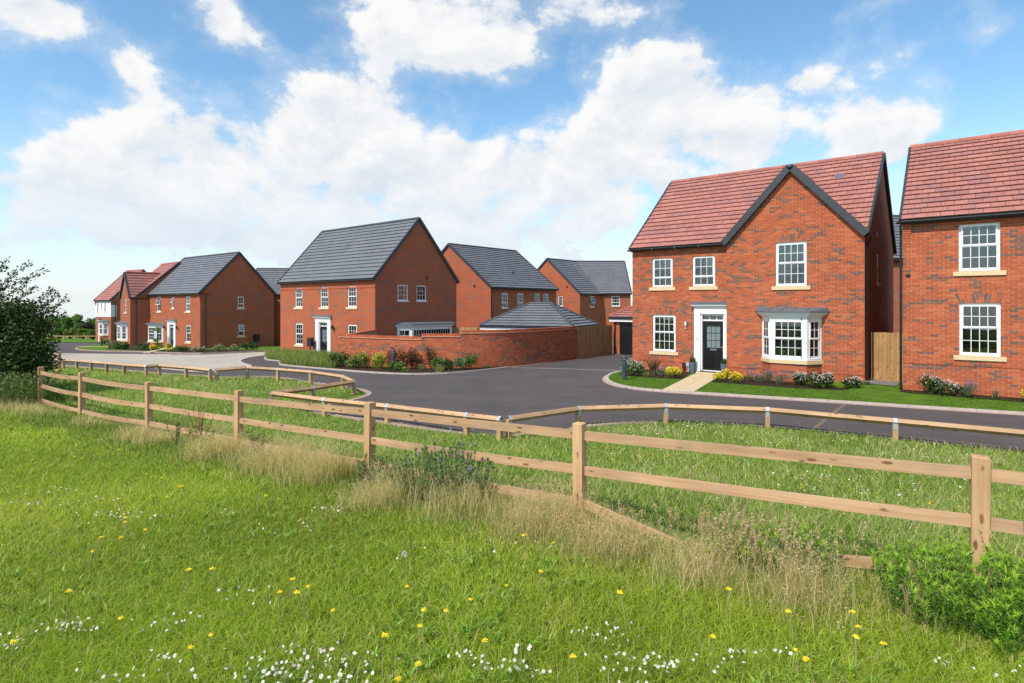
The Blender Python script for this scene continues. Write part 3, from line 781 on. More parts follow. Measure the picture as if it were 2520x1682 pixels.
def door(house, fr, u0, u1, z0, z1, canopy=True, wide=.28, colour='black_door', lab=None, right_cut=None):
    """white surround with pilasters, frieze and lead canopy round a dark panelled door"""
    wl, wr = wide, (wide if right_cut is None else right_cut)
    s = MB()
    for (a, b) in ((u0 - wl, u0 - .02), (u1 + .02, u1 + wr)):
        s.box(fr, a, b, z0 + .35, z1 + .02, -.02, .05); s.box(fr, a - .015, b + (.015 if right_cut is None else 0), z0 - .15, z0 + .35, -.02, .075)
        if b - a > .15: s.box(fr, a + .05, b - .05, z0 + .42, z1 - .05, .05, .058)
    s.box(fr, u0 - wl, u1 + wr, z1 + .02, z1 + .29, -.02, .06)
    e = 0 if right_cut is not None else 1
    s.box(fr, u0 - wl - .05, u1 + wr + .05 * e, z1 + .29, z1 + .35, -.02, .12); s.box(fr, u0 - wl - .09, u1 + wr + .09 * e, z1 + .35, z1 + .41, -.02, .19)
    # inner frame with fanlight
    f0 = -.10
    for (a, b, c, d) in ((u0 - .02, u0 + .045, z0, z1 + .02), (u1 - .045, u1 + .02, z0, z1 + .02), (u0 + .045, u1 - .045, z1 - .05, z1 + .02), (u0 + .045, u1 - .045, z1 - .27, z1 - .21), (u0 + .045, u1 - .045, z0 - .03, z0 + .015)):
        s.box(fr, a, b, c, d, f0 - .05, .0 if (b - a) < .1 else f0 + .03)
    for k in (1, 2):
        uu = u0 + .045 + (u1 - u0 - .09) * k / 3; s.box(fr, uu - .012, uu + .012, z1 - .21, z1 - .05, f0 - .01, f0 + .02)
    s.build('door_surround', M['white_frame'], house)
    p = MB(); p.box(fr, u0 + .045, u1 - .045, z1 - .21, z1 - .05, f0 - .02, f0 - .012); p.build('fanlight', M['window_glass'], house)
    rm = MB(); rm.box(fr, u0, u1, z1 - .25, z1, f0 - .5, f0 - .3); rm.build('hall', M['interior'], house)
    c = MB(); c.hexa([fr.p(u0 - wl - .13, z1 + .412, .23), fr.p(u1 + wr + .13 * e, z1 + .412, .23), fr.p(u1 + wr + .13 * e, z1 + .412, -.02), fr.p(u0 - wl - .13, z1 + .412, -.02),
                      fr.p(u0 - wl - .13, z1 + .44, .23), fr.p(u1 + wr + .13 * e, z1 + .44, .23), fr.p(u1 + wr + .08 * e, z1 + .52, -.02), fr.p(u0 - wl - .08, z1 + .52, -.02)])
    c.build('canopy', M['lead'], house)
    d = MB(); a, b, zt = u0 + .048, u1 - .048, z1 - .272; w = b - a; h = zt - z0 - .015; zb = z0 + .016
    gx0, gx1, gz0, gz1 = a + w * .18, b - w * .18, zb + h * .46, zt - h * .09
    d.box(fr, a, gx0, zb, zt, f0 - .045, f0); d.box(fr, gx1, b, zb, zt, f0 - .045, f0); d.box(fr, gx0, gx1, gz1, zt, f0 - .045, f0); d.box(fr, gx0, gx1, zb, gz0, f0 - .045, f0)
    for (q0, q1) in ((gx0, gx0 + (gx1 - gx0) * .44), (gx1 - (gx1 - gx0) * .44, gx1)):      # raised lower panels
        d.box(fr, q0, q1, zb + h * .09, gz0 - h * .12, f0, f0 + .012); d.box(fr, q0 + .03, q1 - .03, zb + h * .11, gz0 - h * .14, f0 + .012, f0 + .02)
    d.box(fr, gx0 - .03, gx1 + .03, gz1, gz1 + .035, f0, f0 + .03)
    for k in (1, 2): 
        uu = gx0 + (gx1 - gx0) * k / 3; d.box(fr, uu - .006, uu + .006, gz0, gz1, f0 - .02, f0 - .004)
        zz = gz0 + (gz1 - gz0) * k / 3; d.box(fr, gx0, gx1, zz - .0055, zz + .0055, f0 - .02, f0 - .0045)
    dr = d.build('door', M[colour], house)
    if lab: dr['label'] = lab
    g = MB(); g.box(fr, gx0, gx1, gz0, gz1, f0 - .035, f0 - .02); g.build('pane', M['frosted_glass'], dr)
    l = MB(); l.box(fr, (a + b) / 2 - .13, (a + b) / 2 + .13, gz0 - .10, gz0 - .045, f0, f0 + .014); l.build('letter_plate', M['chrome'], dr)
    hd = MB(); hd.box(fr, b - .055, b - .025, gz0 - .08, gz0 + .11, f0, f0 + .01); hd.tube([fr.p(b - .04, gz0 + .02, f0 + .01), fr.p(b - .04, gz0 + .02, f0 + .05), fr.p(b - .16, gz0 + .02, f0 + .05)], .009, 6); hd.build('handle', M['brass'], dr)
    return dr
def lantern(house, fr, u, z, kind='modern'):
    mb = MB()
    if kind == 'modern':
        mb.box(fr, u - .035, u + .035, z - .30, z - .18, 0, .05); mb.tube([fr.p(u, z - .22, .03), fr.p(u, z - .22, .09), fr.p(u, z - .15, .09)], .015, 6); mb.lathe(fr.p(u, z - .01, .09), [(.055, 0), (.05, .015)], 10)
        l = mb.build('wall_lamp', M['grey_box'], house)
        g = MB(); g.lathe(fr.p(u, z - .16, .09), [(.045, 0), (.045, .15)], 10); g.build('lamp_glass', M['lamp_glass'], l)
    else:
        mb.box(fr, u - .05, u + .05, z - .2, z - .02, 0, .02); mb.tube([fr.p(u, z - .15, .02), fr.p(u, z - .2, .10), fr.p(u, z - .1, .15)], .014, 6)
        mb.lathe(fr.p(u, z - .1, .15), [(.05, 0), (.08, .02), (.085, .16), (.10, .17), (.05, .23), (.01, .27)], 6)
        mb.build('wall_lamp', M['black_plastic'], house)
def canted_bay(house, fr, ul, ur, proj, cl, cr, zs, zh, fine, W1=.13, brick=True, wallskin=None, flat_roof=True):
    """bay window: ends ul..ur on the wall, front cl..cr at depth proj, sill height zs, head zh"""
    A, B, C, D_ = (ul, 0), (cl, proj), (cr, proj), (ur, 0)
    def P3(q, z): return fr.p(q[0], z, q[1])
    pts = [A, B, C, D_]
    base = MB()      # brick base
    for i in range(3):
        a, b = pts[i], pts[i + 1]; L = math.hypot(b[0] - a[0], b[1] - a[1])
        base.quad([P3(a, -.5), P3(b, -.5), P3(b, zs - .14), P3(a, zs - .14)], uvs=[(100 + a[0], 9.5), (100 + a[0] + L, 9.5), (100 + a[0] + L, 10 + zs - .14), (100 + a[0], 10 + zs - .14)])
    base.quad([P3(q, zs - .14) for q in pts])
    bo = base.build('bay_base', M['mortar' if wallskin else 'brick_wall'], house)
    def off(k, z0, z1, mb, extra=0):
        # outline grown outward by k
        q = [(ul - k - extra, 0), (cl - k * .55 - extra * .8, proj + k), (cr + k * .55 + extra * .8, proj + k), (ur + k + extra, 0)]
        n = 4; V = [P3(c, z0) for c in q] + [P3(c, z1) for c in q]
        mb.add(V, [(0, 1, 2, 3), (7, 6, 5, 4)] + [(i, i + 4, i + 5, i + 1) for i in range(3)])
    s = MB(); off(.06, zs - .14, zs - .005, s); s.build('sill', M['sill_stone'], bo)
    f = MB(); off(.035, zs - .005, zs + .03, f); off(.02, zh - .06, zh, f); off(.07, zh, zh + .05, f); off(.12, zh + .05, zh + .10, f, .02); off(.17, zh + .10, zh + .16, f, .04)
    fo = f.build('bay_window', M['white_frame'], house)
    r = MB(); q0 = [(ul - .27, 0), (cl - .14, proj + .24), (cr + .14, proj + .24), (ur + .27, 0)]; q1 = [(ul - .20, 0), (cl - .10, proj * .45), (cr + .10, proj * .45), (ur + .20, 0)]
    V = [P3(c, zh + .162) for c in q0] + [P3(c, zh + .205) for c in q0] + [P3(c, zh + .34) for c in q1]
    r.add(V, [(0, 1, 2, 3)] + [(i, i + 4, i + 5, i + 1) for i in range(3)] + [(i + 4, i + 8, i + 9, i + 5) for i in range(3)] + [(8, 11, 10, 9)])
    ro = r.build('bay_roof', M['lead'], house)
    if fine:
        sm = MB()
        for u in (cl + (cr - cl) * .27, cl + (cr - cl) * .78): sm.box(Fr(fr.p(0, 0, 0), fr.u, fr.n), u - .012, u + .012, zh + .205, zh + .345, proj * .3, proj + .2)
        # raised welts follow the roof fall
        sm = MB()
        for u in (cl - .05, cl + (cr - cl) * .33, cl + (cr - cl) * .66, cr + .05):
            a0 = fr.p(u, zh + .21, proj + .235); a1 = fr.p(u, zh + .345, proj * .45)
            sm.tube([a0, a1], .014, 5)
        sm.build('welt', M['lead'], ro)
    # window faces
    wins = []
    for i, (a, b) in enumerate(((A, B), (B, C), (C, D_))):
        pa = P3(a, 0); pb = P3(b, 0); ux = (pb - pa); L = ux.length; ux.normalize(); nn = ux.cross(Vector((0, 0, 1)))
        f2 = Fr(pa, ux, nn); post = MB()
        cols = max(2, int(round((L - .26) / .22))) if i == 1 else (2 if L > .5 else 1)
        w = window(house, f2, .045, L - .045, zs + .03, zh - .06, [(.5, 2, cols), (.5, 2, cols)], sill=None, fine=fine, d=.01, frame=.075, deep=.45, inside='blind' if fine else 'curtain')
        post.box(f2, -.03, .045, zs + .03, zh - .06, -.06, .016); post.box(f2, L - .045, L + .03, zs + .03, zh - .06, -.06, .014); post.build('corner_post', M['white_frame'], fo)
    if wallskin:
        for i, (a, b) in enumerate(((A, B), (B, C), (C, D_))):
            pa = P3(a, 0); pb = P3(b, 0); ux = (pb - pa); L = ux.length; ux.normalize(); nn = ux.cross(Vector((0, 0, 1)))
            wallskin.lay(Fr(pa, ux, nn), 0, L, -.15, zs - .14, seed=3 + i, proud=lambda j: .022 if j == 5 else .008)
    return fo
def arch(house, fr, u0, u1, z0, z1, splay, name='brick_arch'):
    """flat arch of wedge bricks over an opening; every voussoir is a piece"""
    n = max(9, int((u1 - u0) / .075)); o = None
    root = MB(); root.box(fr, u0 - .002, u1 + .002, z0, z1, -.02, .002); root = MB()
    root.prism(fr, [(u0, z0), (u1, z0), (u1 + splay, z1), (u0 - splay, z1)], -.02, .003); o = root.build(name, M['mortar'], house)
    me = MB()
    for i in range(n):
        a0 = u0 + (u1 - u0) * i / n + .004; a1 = u0 + (u1 - u0) * (i + 1) / n - .004
        W0 = u0 - splay; W1 = u1 + splay; b0 = W0 + (W1 - W0) * i / n + .004; b1 = W0 + (W1 - W0) * (i + 1) / n - .004
        hh = (z1 - z0); cut = .36 if i % 2 else .64
        for (t0, t1) in ((0.01, cut - .012), (cut + .012, .99)):
            f = lambda p, q, t: p + (q - p) * t
            mb = MB(); mb.prism(fr, [(f(a0, b0, t0), z0 + hh * t0), (f(a1, b1, t0), z0 + hh * t0), (f(a1, b1, t1), z0 + hh * t1), (f(a0, b0, t1), z0 + hh * t1)], -.02, .009,
                                (BROWNS if R.random() < .45 else REDS)[R.randrange(3)])
            mb.build('brick', M['brick'], o)
    return o
# ------------------------------------------------------------------ houses
def frames(W, D, y0=0.0):
    return (Fr((0, y0, 0), (1, 0, 0), (0, -1, 0)), Fr((W, 0, 0), (0, 1, 0), (1, 0, 0)), Fr((W, D, 0), (-1, 0, 0), (0, 1, 0)), Fr((0, D, 0), (0, -1, 0), (-1, 0, 0)))
def deck(root, W, y0, D, he, hr, name='roof', ov=.15, x0=0.0, eo=.06):
    ym = (y0 + D) / 2; mb = MB(); th = .10
    for x in (0,):
        a, b = x0 - eo + .02, W + eo - .02
        P = [(a, y0 - ov, he), (b, y0 - ov, he), (b, ym, hr), (a, ym, hr)]
        mb.hexa([Vector(p) - Vector((0, 0, th)) for p in P] + [Vector(p) for p in P])
        Q = [(a, ym, hr), (b, ym, hr), (b, D + ov, he), (a, D + ov, he)]
        mb.hexa([Vector(p) - Vector((0, 0, th)) for p in Q] + [Vector(p) for p in Q])
    return mb.build(name, M['dark_trim'], root)
def slope_frames(W, y0, D, he, hr, ov=.15, x0=0.0, eo=.06):
    ym = (y0 + D) / 2; dy = ym - y0 + ov; dz = hr - he; H = math.hypot(dy, dz)
    f = Fr((x0 - eo, y0 - ov, he), (1, 0, 0), (0, -dz, dy), (0, dy, dz))
    b = Fr((W + eo, D + ov, he), (-1, 0, 0), (0, dz, dy), (0, -dy, dz))
    return f, b, W - x0 + 2 * eo, H
def gable_tri(mb, fr, y0, D, zt, he, hr, ov=.15, flip=False, total=None):
    """triangle above the side wall; u measured along fr"""
    ym = (y0 + D) / 2; s = (hr - he) / (ym - y0 + ov)
    pts = []
    zA = he + ov * s - .10; zP = hr - .10
    a, b, m_ = y0, D, ym
    if flip: a, b, m_ = total - D, total - y0, total - ym
    q = [(a, zt), (b, zt), (b, max(zA, zt)), (m_, zP), (a, max(zA, zt))]
    mb.quad([fr.p(u, v) for u, v in q], uvs=[(u + 100, v + 10) for u, v in q])
def gable_house(name, label, X, Y, th, z0, W, D, he, hr, kind, front=(), right=(), left=(), group=None, mat='brick_wall', tiles=0, cat='house', zb=-.8, eaves=True, g=.335, ridgecol=None, vent=None, front_mat=None, fleft=None, fright=None, skip=(), rx=(None, None)):
    root = empty(name, (X, Y, z0), th, label, cat, group); world = root_matrix(root)
    F, Rr, Bk, Lf = frames(W, D); zt = he - .04
    for fr, L, holes, gab, flip, nm in ((F, W, front, 0, 0, front_mat or mat), (Rr, D, right, 1, 0, mat), (Bk, W, (), 0, 0, mat), (Lf, D, left, 1, 1, mat)):
        mb = MB(); wall_grid(mb, fr, 0, L, zb, zt, [h[:4] for h in holes])
        if gab: gable_tri(mb, fr, 0, D, zt, he, hr, flip=bool(flip), total=D)
        mb.build('wall', M[nm], root)
    rf = deck(root, W, 0, D, he, hr, eo=.06 if not skip else 0.0); f, b, L, H = slope_frames(W, 0, D, he, hr)
    items = [] if tiles else None
    roof_slope(rf, world, f, L, H, kind, g=g, items=items, left=(lambda v: fleft * v / H) if fleft else None, right=(lambda v: L + fright * v / H) if fright else None); roof_slope(rf, world, b, L, H, kind, g=g, items=items)
    if tiles: finish_tiles(items, rf, world, tiles)
    rc = ([(.36, .12, .09), (.40, .14, .105)] if kind == 'red' else [(.055, .058, .066)])
    ridge(rf, (rx[0] or -.06, D / 2, hr + .015), (rx[1] or W + .06, D / 2, hr + .015), 'red_tile' if kind == 'red' else 'grey_tile', rc)
    for x, o in ((-.06, (-1, 0, 0)), (W + .06, (1, 0, 0))):
        if o[0] in skip: continue
        verge(root, (x, -.17, he - .02), (x, D / 2, hr + .01), out=o); verge(root, (x, D + .17, he - .02), (x, D / 2, hr + .01), out=o)
    gutter(root, (-.1, -.2, he - .06), (W + .1, -.2, he - .06), brackets=False)
    return root, F, Rr, Lf, world, rf
def root_matrix(root):
    return Matrix.Translation(root.location) @ Matrix.Rotation(root.rotation_euler[2], 4, 'Z')

# --- the red-roofed house with the gabled wing
def house_A():
    W, D, he, hr, Ww, rec, wa = 8.77, 9.03, 5.187, 8.788, 4.591, .40, 7.733
    root = empty('brick_house', (5.008, 25.025, 0), -.671, 'red-roofed brick house with black front door, gabled wing and bay window', 'house'); world = root_matrix(root)
    xl = W - Ww; xm = W - Ww / 2
    sk = Skin()
    wf = Fr((0, 0, 0), (1, 0, 0), (0, -1, 0)); mf = Fr((0, rec, 0), (1, 0, 0), (0, -1, 0))
    # openings
    UL = (.92, 1.83, 3.51, 4.76); UM = (2.68, 3.59, 3.51, 4.76); LL = (.94, 1.96, .81, 2.355); DO = (3.03, 3.96, .13, 2.39)
    WW = (5.96, 6.99, 3.45, 5.04)
    mb = MB(); wall_grid(mb, mf, 0, xl, -.5, he - .05, [UL, UM, LL, (DO[0] - .02, DO[1] + .02, DO[2] - .1, DO[3] + .02)]); w1 = mb.build('wall', M['mortar'], root)
    mb = MB(); wall_grid(mb, wf, xl, W, -.5, he + .02, [WW, (5.52, 7.43, .84, 2.36)])
    s = (wa - he) / (Ww / 2 + .05)
    mb.quad([wf.p(xl, he + .02), wf.p(W, he + .02), wf.p(xm, wa - .12)])
    lf = Fr((xl, rec, 0), (0, -1, 0), (-1, 0, 0)); mb.quad([lf.p(0, -.5), lf.p(rec, -.5), lf.p(rec, he), lf.p(0, he)])
    w2 = mb.build('wall', M['mortar'], root)
    plinth = lambda j: .026 if j == 5 else .008
    sk.lay(mf, 0, xl - .002, -.15, he - .06, seed=1.0, proud=lambda j: .026 if j in (5, 65) else (.034 if j == 67 else .008), holes=[UL, UM, LL, (2.76, 4.2, -.2, 2.86), lambda z: ((.94 - (z - 2.36) * .45, 1.96 + (z - 2.36) * .45) if 2.355 < z < 2.655 else None)])
    sk.lay(wf, xl, W, -.15, wa - .1, seed=2.0, uoff=.11, proud=plinth,
           holes=[WW, (5.5, 7.45, -.2, 2.52), lambda z: ((5.96 - (z - 5.04) * .42, 6.99 + (z - 5.04) * .42) if 5.04 < z < 5.34 else None)],
           top=lambda z: (xm - (wa - .10 - z) / s, xm + (wa - .10 - z) / s) if z < wa - .12 else None)
    # right side wall (seen obliquely) and the rest
    rf_ = Fr((W, 0, 0), (0, 1, 0), (1, 0, 0)); mb = MB(); ym = (rec + D) / 2
    rh = (3.2, 3.75, 3.6, 4.75); wall_grid(mb, rf_, 0, D, -.5, he - .04, [rh]); gable_tri(mb, rf_, rec, D, he - .04, he, hr); mb.build('wall', M['brick_wall'], root)
    mb = MB(); l2 = Fr((0, D, 0), (0, -1, 0), (-1, 0, 0)); wall_grid(mb, l2, 0, D - rec, -.5, he - .04, []); gable_tri(mb, l2, rec, D, he - .04, he, hr, flip=True, total=D)
    bk = Fr((W, D, 0), (-1, 0, 0), (0, 1, 0)); wall_grid(mb, bk, 0, W, -.5, he - .04, []); mb.build('wall', M['brick_wall'], root)
    window(root, rf_, *rh, [(.5, 1, 2), (.5, 1, 2)], sill=(.08, .1))
    for (a, b, z) in ((3.1, 3.25, 5.35), (5.2, 5.35, 2.2)):
        v = MB(); v.box(rf_, a, b, z, z + .15, -.02, .012); v.build('air_vent', M['black_plastic'], root)
    # windows
    window(root, mf, *UL, [(.70, 2, 3), (.30, 1, 3)], fine=True, inside='halfblind'); window(root, mf, *UM, [(.70, 2, 3), (.30, 1, 3)], fine=True, inside='halfblind')
    window(root, mf, *LL, [(.48, 2, 4), (.52, 2, 4)], fine=True); window(root, wf, *WW, [(.48, 2, 4), (.52, 2, 4)], fine=True)
    arch(root, mf, .94, 1.96, 2.357, 2.65, .13); arch(root, wf, 5.96, 6.99, 5.042, 5.335, .12)
    door(root, mf, 3.03, 3.96, .13, 2.39, wide=.27, right_cut=.20)
    st = MB(); st.box(mf, 2.95, 4.1, -.1, .10, -.02, .34); st.build('doorstep', M['path_slab'], root)
    mt = MB(); mt.box(mf, 3.05, 3.95, .102, .118, .03, .33); mt.build('doormat', M['dark_trim'], root)
    bell = MB(); bell.box(mf, 2.86, 2.90, 1.30, 1.46, .05, .075); bl = bell.build('doorbell', M['ceramic'], root)
    bd = MB(); bd.lathe((0, 0, 0), [(.012, 0), (.012, .006)], 8); bd.build('bell_button', M['black_plastic'], bl, loc=mf.p(2.88, 1.42, .076), rot=(PI / 2, 0, 0))
    lantern(root, mf, 2.42, 2.09)
    b1 = MB(); b1.box(mf, 2.27, 2.40, .17, .40, 0, .09); b1.tube([mf.p(2.335, .2, .05), mf.p(2.335, -.05, .05)], .02, 6); b1.build('meter_box', M['brown_box'], root)
    b1 = MB(); b1.box(mf, 2.44, 2.58, .27, .42, 0, .10); b1.tube([mf.p(2.51, .3, .05), mf.p(2.53, .1, .05), mf.p(2.51, -.05, .05)], .03, 8); b1.build('meter_box', M['grey_box'], root)
    # bay
    canted_bay(root, wf, 5.5, 7.46, .55, 5.93, 7.10, .83, 2.34, True, wallskin=sk)
    # roof
    rf = deck(root, W, rec, D, he, hr); f, b, L, H = slope_frames(W, rec, D, he, hr); items = []
    roof_slope(rf, world, f, L, H, 'red', items=items); roof_slope(rf, world, b, L, H, 'red', items=items)
    sm = (hr - he) / (ym - rec + .15); yint = lambda z: rec - .15 + (z - he) / sm
    dx = Ww / 2 + .05; dz = wa - he; Hs = math.hypot(dx, dz); yb = yint(wa) + .2
    fl = Fr((xl - .05, yb, he), (0, -1, 0), (-dz, 0, dx), (dx, 0, dz)); fr2 = Fr((W + .05, -.08, he), (0, 1, 0), (dz, 0, dx), (-dx, 0, dz))
    roof_slope(rf, world, fl, yb + .08, Hs, 'red', items=items, left=lambda v: yb - yint(he + v * dz / Hs) - .1)
    roof_slope(rf, world, fr2, yb + .08, Hs, 'red', items=items, right=lambda v: yint(he + v * dz / Hs) + .18)
    d2 = MB()
    for sx in (-1, 1):
        e = (xm + sx * dx, -.06, he); e2 = (xm + sx * dx, yint(he) + .1, he); p1 = (xm, -.06, wa); p2 = (xm, yint(wa) + .1, wa)
        t_ = Vector((0, 0, -.1)); q = [Vector(e), Vector(p1), Vector(p2), Vector(e2)]
        if sx > 0: q.reverse()
        d2.hexa([c + t_ for c in q] + q)
    d2.build('roof', M['dark_trim'], root)
    finish_tiles(items, rf, world, 300)
    rc = [(.36, .12, .09), (.42, .15, .11), (.33, .12, .10)]
    ridge(rf, (-.06, ym, hr + .015), (W + .06, ym, hr + .015), 'red_tile', rc); ridge(rf, (xm, .1, wa + .015), (xm, yint(wa), wa + .015), 'red_tile', rc)
    rb = MB(); rb.lathe((xm, -.14, wa - .08), [(.02, 0), (.10, .02), (.13, .08), (.10, .15), (.02, .17)], 10); rb.build('verge_cap', M['dark_trim'], root)
    verge(root, (xl - .08, -.10, he - .05), (xm - .02, -.10, wa), w=.14, h=.23, out=(0, -1, 0)); verge(root, (W + .08, -.10, he - .05), (xm + .02, -.10, wa), w=.14, h=.23, out=(0, -1, 0))
    for x, o in ((-.06, (-1, 0, 0)), (W + .06, (1, 0, 0))):
        verge(root, (x, rec - .17, he - .02), (x, ym, hr + .01), out=o, w=.07, h=.13); verge(root, (x, D + .17, he - .02), (x, ym, hr + .01), out=o)
    gutter(root, (-.14, rec - .21, he - .05), (xl, rec - .21, he - .05)); gutter(root, (W + .12, -.02, he - .09), (W + .12, .45, he - .09), brackets=False)
    sf = MB(); sf.box(mf, -.05, xl, he - .11, he - .02, 0, .15); sf.build('soffit', M['dark_trim'], root)
    downpipe(root, W + .02, .16, he - .1, -.05, (1, 0, 0))
    vt = MB(); vt.box(Fr(f.p(0, 0, 0), f.u, f.n, f.v), 7.35, 7.7, 4.1, 4.42, .02, .06); vt.build('roof_vent', M['lead'], root)
    sk.finish(w2, world, 300)
    return root
house_A()

def corbel(root, fr, u0, u1, z1, n=8):
    o = MB(); o.box(fr, u0, u1, z1 - n * .075, z1, -.02, .002); c = o.build('corbel', M['mortar'], root)
    for k in range(n):
        mb = MB(); z = z1 - (n - k) * .075; mb.box(fr, u0, u1, z + .005, z + .0705, -.01, .01 + .012 * (k + 1), REDS[R.randrange(6)]); mb.build('brick', M['brick'], c)
def house_B():
    W, D, he, hr = 10.0, 8.85, 5.184, 8.365
    root = empty('brick_house', (12.02, 17.864, .154), -.656, 'red-roofed brick house cut off by the picture edge, nearest to the camera', 'house'); world = root_matrix(root)
    F, Rr, Bk, Lf = frames(W, D); sk = Skin()
    U = (1.36, 2.29, 3.59, 4.975); Lw = (1.37, 2.30, 1.14, 2.66); hs = [U, Lw, (5.2, 6.1, 3.59, 4.975), (7.9, 8.8, 3.59, 4.975), (7.9, 8.9, 1.14, 2.66), (5.1, 6.2, .1, 2.3)]
    mb = MB(); wall_grid(mb, F, 0, W, -.6, he - .04, hs); w = mb.build('wall', M['mortar'], root)
    sk.lay(F, 0, W, -.3, he - .06, seed=5.0, holes=hs + [(0, .2, 4.50, 5.2), lambda z: ((1.37 - (z - 2.66) * .5, 2.30 + (z - 2.66) * .5) if 2.66 < z < 2.955 else None)], proud=lambda j: .026 if j == 11 else .008)
    sk.finish(w, world, 300)
    for fr, L, gab, fl in ((Rr, D, 1, 0), (Bk, W, 0, 0), (Lf, D, 1, 1)):
        mb = MB(); wall_grid(mb, fr, 0, L, -.6, he - .04, []);
        if gab: gable_tri(mb, fr, 0, D, he - .04, he, hr, flip=bool(fl), total=D)
        mb.build('wall', M['brick_wall'], root)
    window(root, F, *U, [(.47, 2, 4), (.53, 2, 4)], fine=True, inside='none'); window(root, F, *Lw, [(.47, 2, 4), (.53, 2, 4)], fine=True, inside='none')
    for h in hs[2:5]: window(root, F, *h, [(.47, 2, 4), (.53, 2, 4)], inside='curtain')
    door(root, F, 5.15, 6.15, .1, 2.28)
    arch(root, F, 1.37, 2.30, 2.662, 2.95, .13); corbel(root, F, 0, .2, he - .1)
    rf = deck(root, W, 0, D, he, hr); f, b, L, H = slope_frames(W, 0, D, he, hr); items = []
    roof_slope(rf, world, f, L, H, 'red', items=items); roof_slope(rf, world, b, L, H, 'red', items=items); finish_tiles(items, rf, world, 300)
    ridge(rf, (-.06, D / 2, hr + .015), (W + .06, D / 2, hr + .015), 'red_tile', [(.40, .14, .10), (.36, .12, .09)])
    for x, o in ((-.06, (-1, 0, 0)), (W + .06, (1, 0, 0))):
        verge(root, (x, -.17, he - .02), (x, D / 2, hr + .01), out=o, w=.07, h=.13); verge(root, (x, D + .17, he - .02), (x, D / 2, hr + .01), out=o)
    gutter(root, (-.16, -.22, he - .05), (W + .1, -.22, he - .05), brackets=False); sf = MB(); sf.box(F, -.05, W + .05, he - .12, he - .02, 0, .17); sf.build('soffit', M['dark_trim'], root)
    downpipe(root, -.05, -.02, he - .12, -.1)
    v = MB(); v.lathe((0, 0, 0), [(.05, 0), (.06, .03), (.045, .06), (.01, .07)], 10); v.build('flue_vent', M['brown_box'], root, loc=F.p(.13, 3.52, .0), rot=(PI / 2, 0, 0))
    return root
house_B()

def house_C():
    front = [(2.02, 2.96, 3.32, 4.70), (5.20, 6.14, 3.33, 4.70), (8.34, 9.28, 3.35, 4.71), (2.04, 3.02, .66, 2.20), (8.36, 9.32, .66, 2.24), (5.02, 6.12, .08, 2.30)]
    right = [(1.77, 2.65, 3.75, 4.80), (3.38, 4.23, 3.75, 4.80)]
    root, F, Rr, Lf, world, rf = gable_house('brick_house', 'grey-roofed brick house behind the curved garden wall, three windows upstairs', -17.114, 42.949, -.685, -.719, 11.19, 7.1, 5.122, 9.215, 'grey', front, right, tiles=300)
    for h in front[:5]: window(root, F, *h, [(.5, 2, 3), (.5, 2, 3)], inside='curtain')
    for h in right: window(root, Rr, *h, [(1.0, 3, 3)], inside='curtain', sill=(.06, .05), sillmat='white_frame')
    door(root, F, 5.06, 6.08, .08, 2.30, wide=.40)
    lantern(root, F, 6.85, 2.0, 'old')
    v = MB(); v.box(Rr, 4.22, 4.36, 5.25, 5.45, -.02, .015); v.build('air_vent', M['black_plastic'], root)
    mp = MB(); mp.box(F, 4.29, 4.81, .66, 1.25, .25, .45); mp.box(F, 4.5, 4.57, -.3, .66, .32, .38); mp.build('meter_box', M['black_plastic'], root)
    canted_bay(root, Rr, 1.75, 6.35, .75, 2.3, 5.85, .25, 2.05, False)
    s = MB()
    for j, pr in ((61, .03), (66, .03)): s.box(F, 0, 11.19, j * .075, j * .075 + .07, 0, pr, REDS[1])
    s.build('string_course', M['brick'], root)
    return root
house_C()
def house_D():
    front = [(2.2, 3.02, 3.48, 4.87), (5.38, 5.88, 3.80, 4.86), (8.27, 9.12, 3.50, 4.88), (8.27, 9.20, .74, 2.28), (4.98, 5.86, .05, 2.25)]
    right = [(3.38, 3.98, 3.82, 4.88), (3.40, 4.02, 1.20, 2.28)]
    root, F, Rr, Lf, world, rf = gable_house('brick_house', 'grey-roofed brick house with side windows, yellow flowers and topiary by its door', -36.261, 57.829, -.648, -1.319, 11.05, 7.0, 5.118, 8.942, 'grey', front, right)
    window(root, F, *front[0], [(.55, 2, 2), (.45, 2, 2)], inside='curtain', tilt=.28); window(root, F, *front[1], [(.55, 2, 1), (.45, 1, 1)], inside='none', tilt=.28)
    window(root, F, *front[2], [(.5, 2, 3), (.5, 2, 3)], inside='curtain'); window(root, F, *front[3], [(.48, 2, 3), (.52, 2, 3)], inside='curtain')
    window(root, Rr, *right[0], [(.66, 2, 2), (.34, 1, 2)], inside='none'); window(root, Rr, *right[1], [(.6, 2, 2), (.4, 1, 1)], inside='none', tilt=.3)
    door(root, F, 4.98, 5.86, .05, 2.25, wide=.42); lantern(root, F, 4.1, 2.0, 'old'); lantern(root, F, 6.75, 2.0, 'old')
    canted_bay(root, F, 1.0, 3.55, .5, 1.5, 3.05, .62, 2.10, False)
    downpipe(root, 11.07, .45, 5.0, -.3, (1, 0, 0))
    corbel(root, F, 0, .3, 5.0); corbel(root, F, 10.75, 11.05, 5.0)
    mp = MB(); mp.box(Rr, 4.86, 5.38, .65, 1.32, .0, .22); mp.box(Rr, 5.02, 5.1, -.3, .65, .05, .12); mp.build('meter_box', M['black_plastic'], root)
    gt = MB(); gt.box(Rr, -.0, .75, 5.05, 5.13, 0, .06); gt.build('gutter', M['black_plastic'], root)
    return root
house_D()

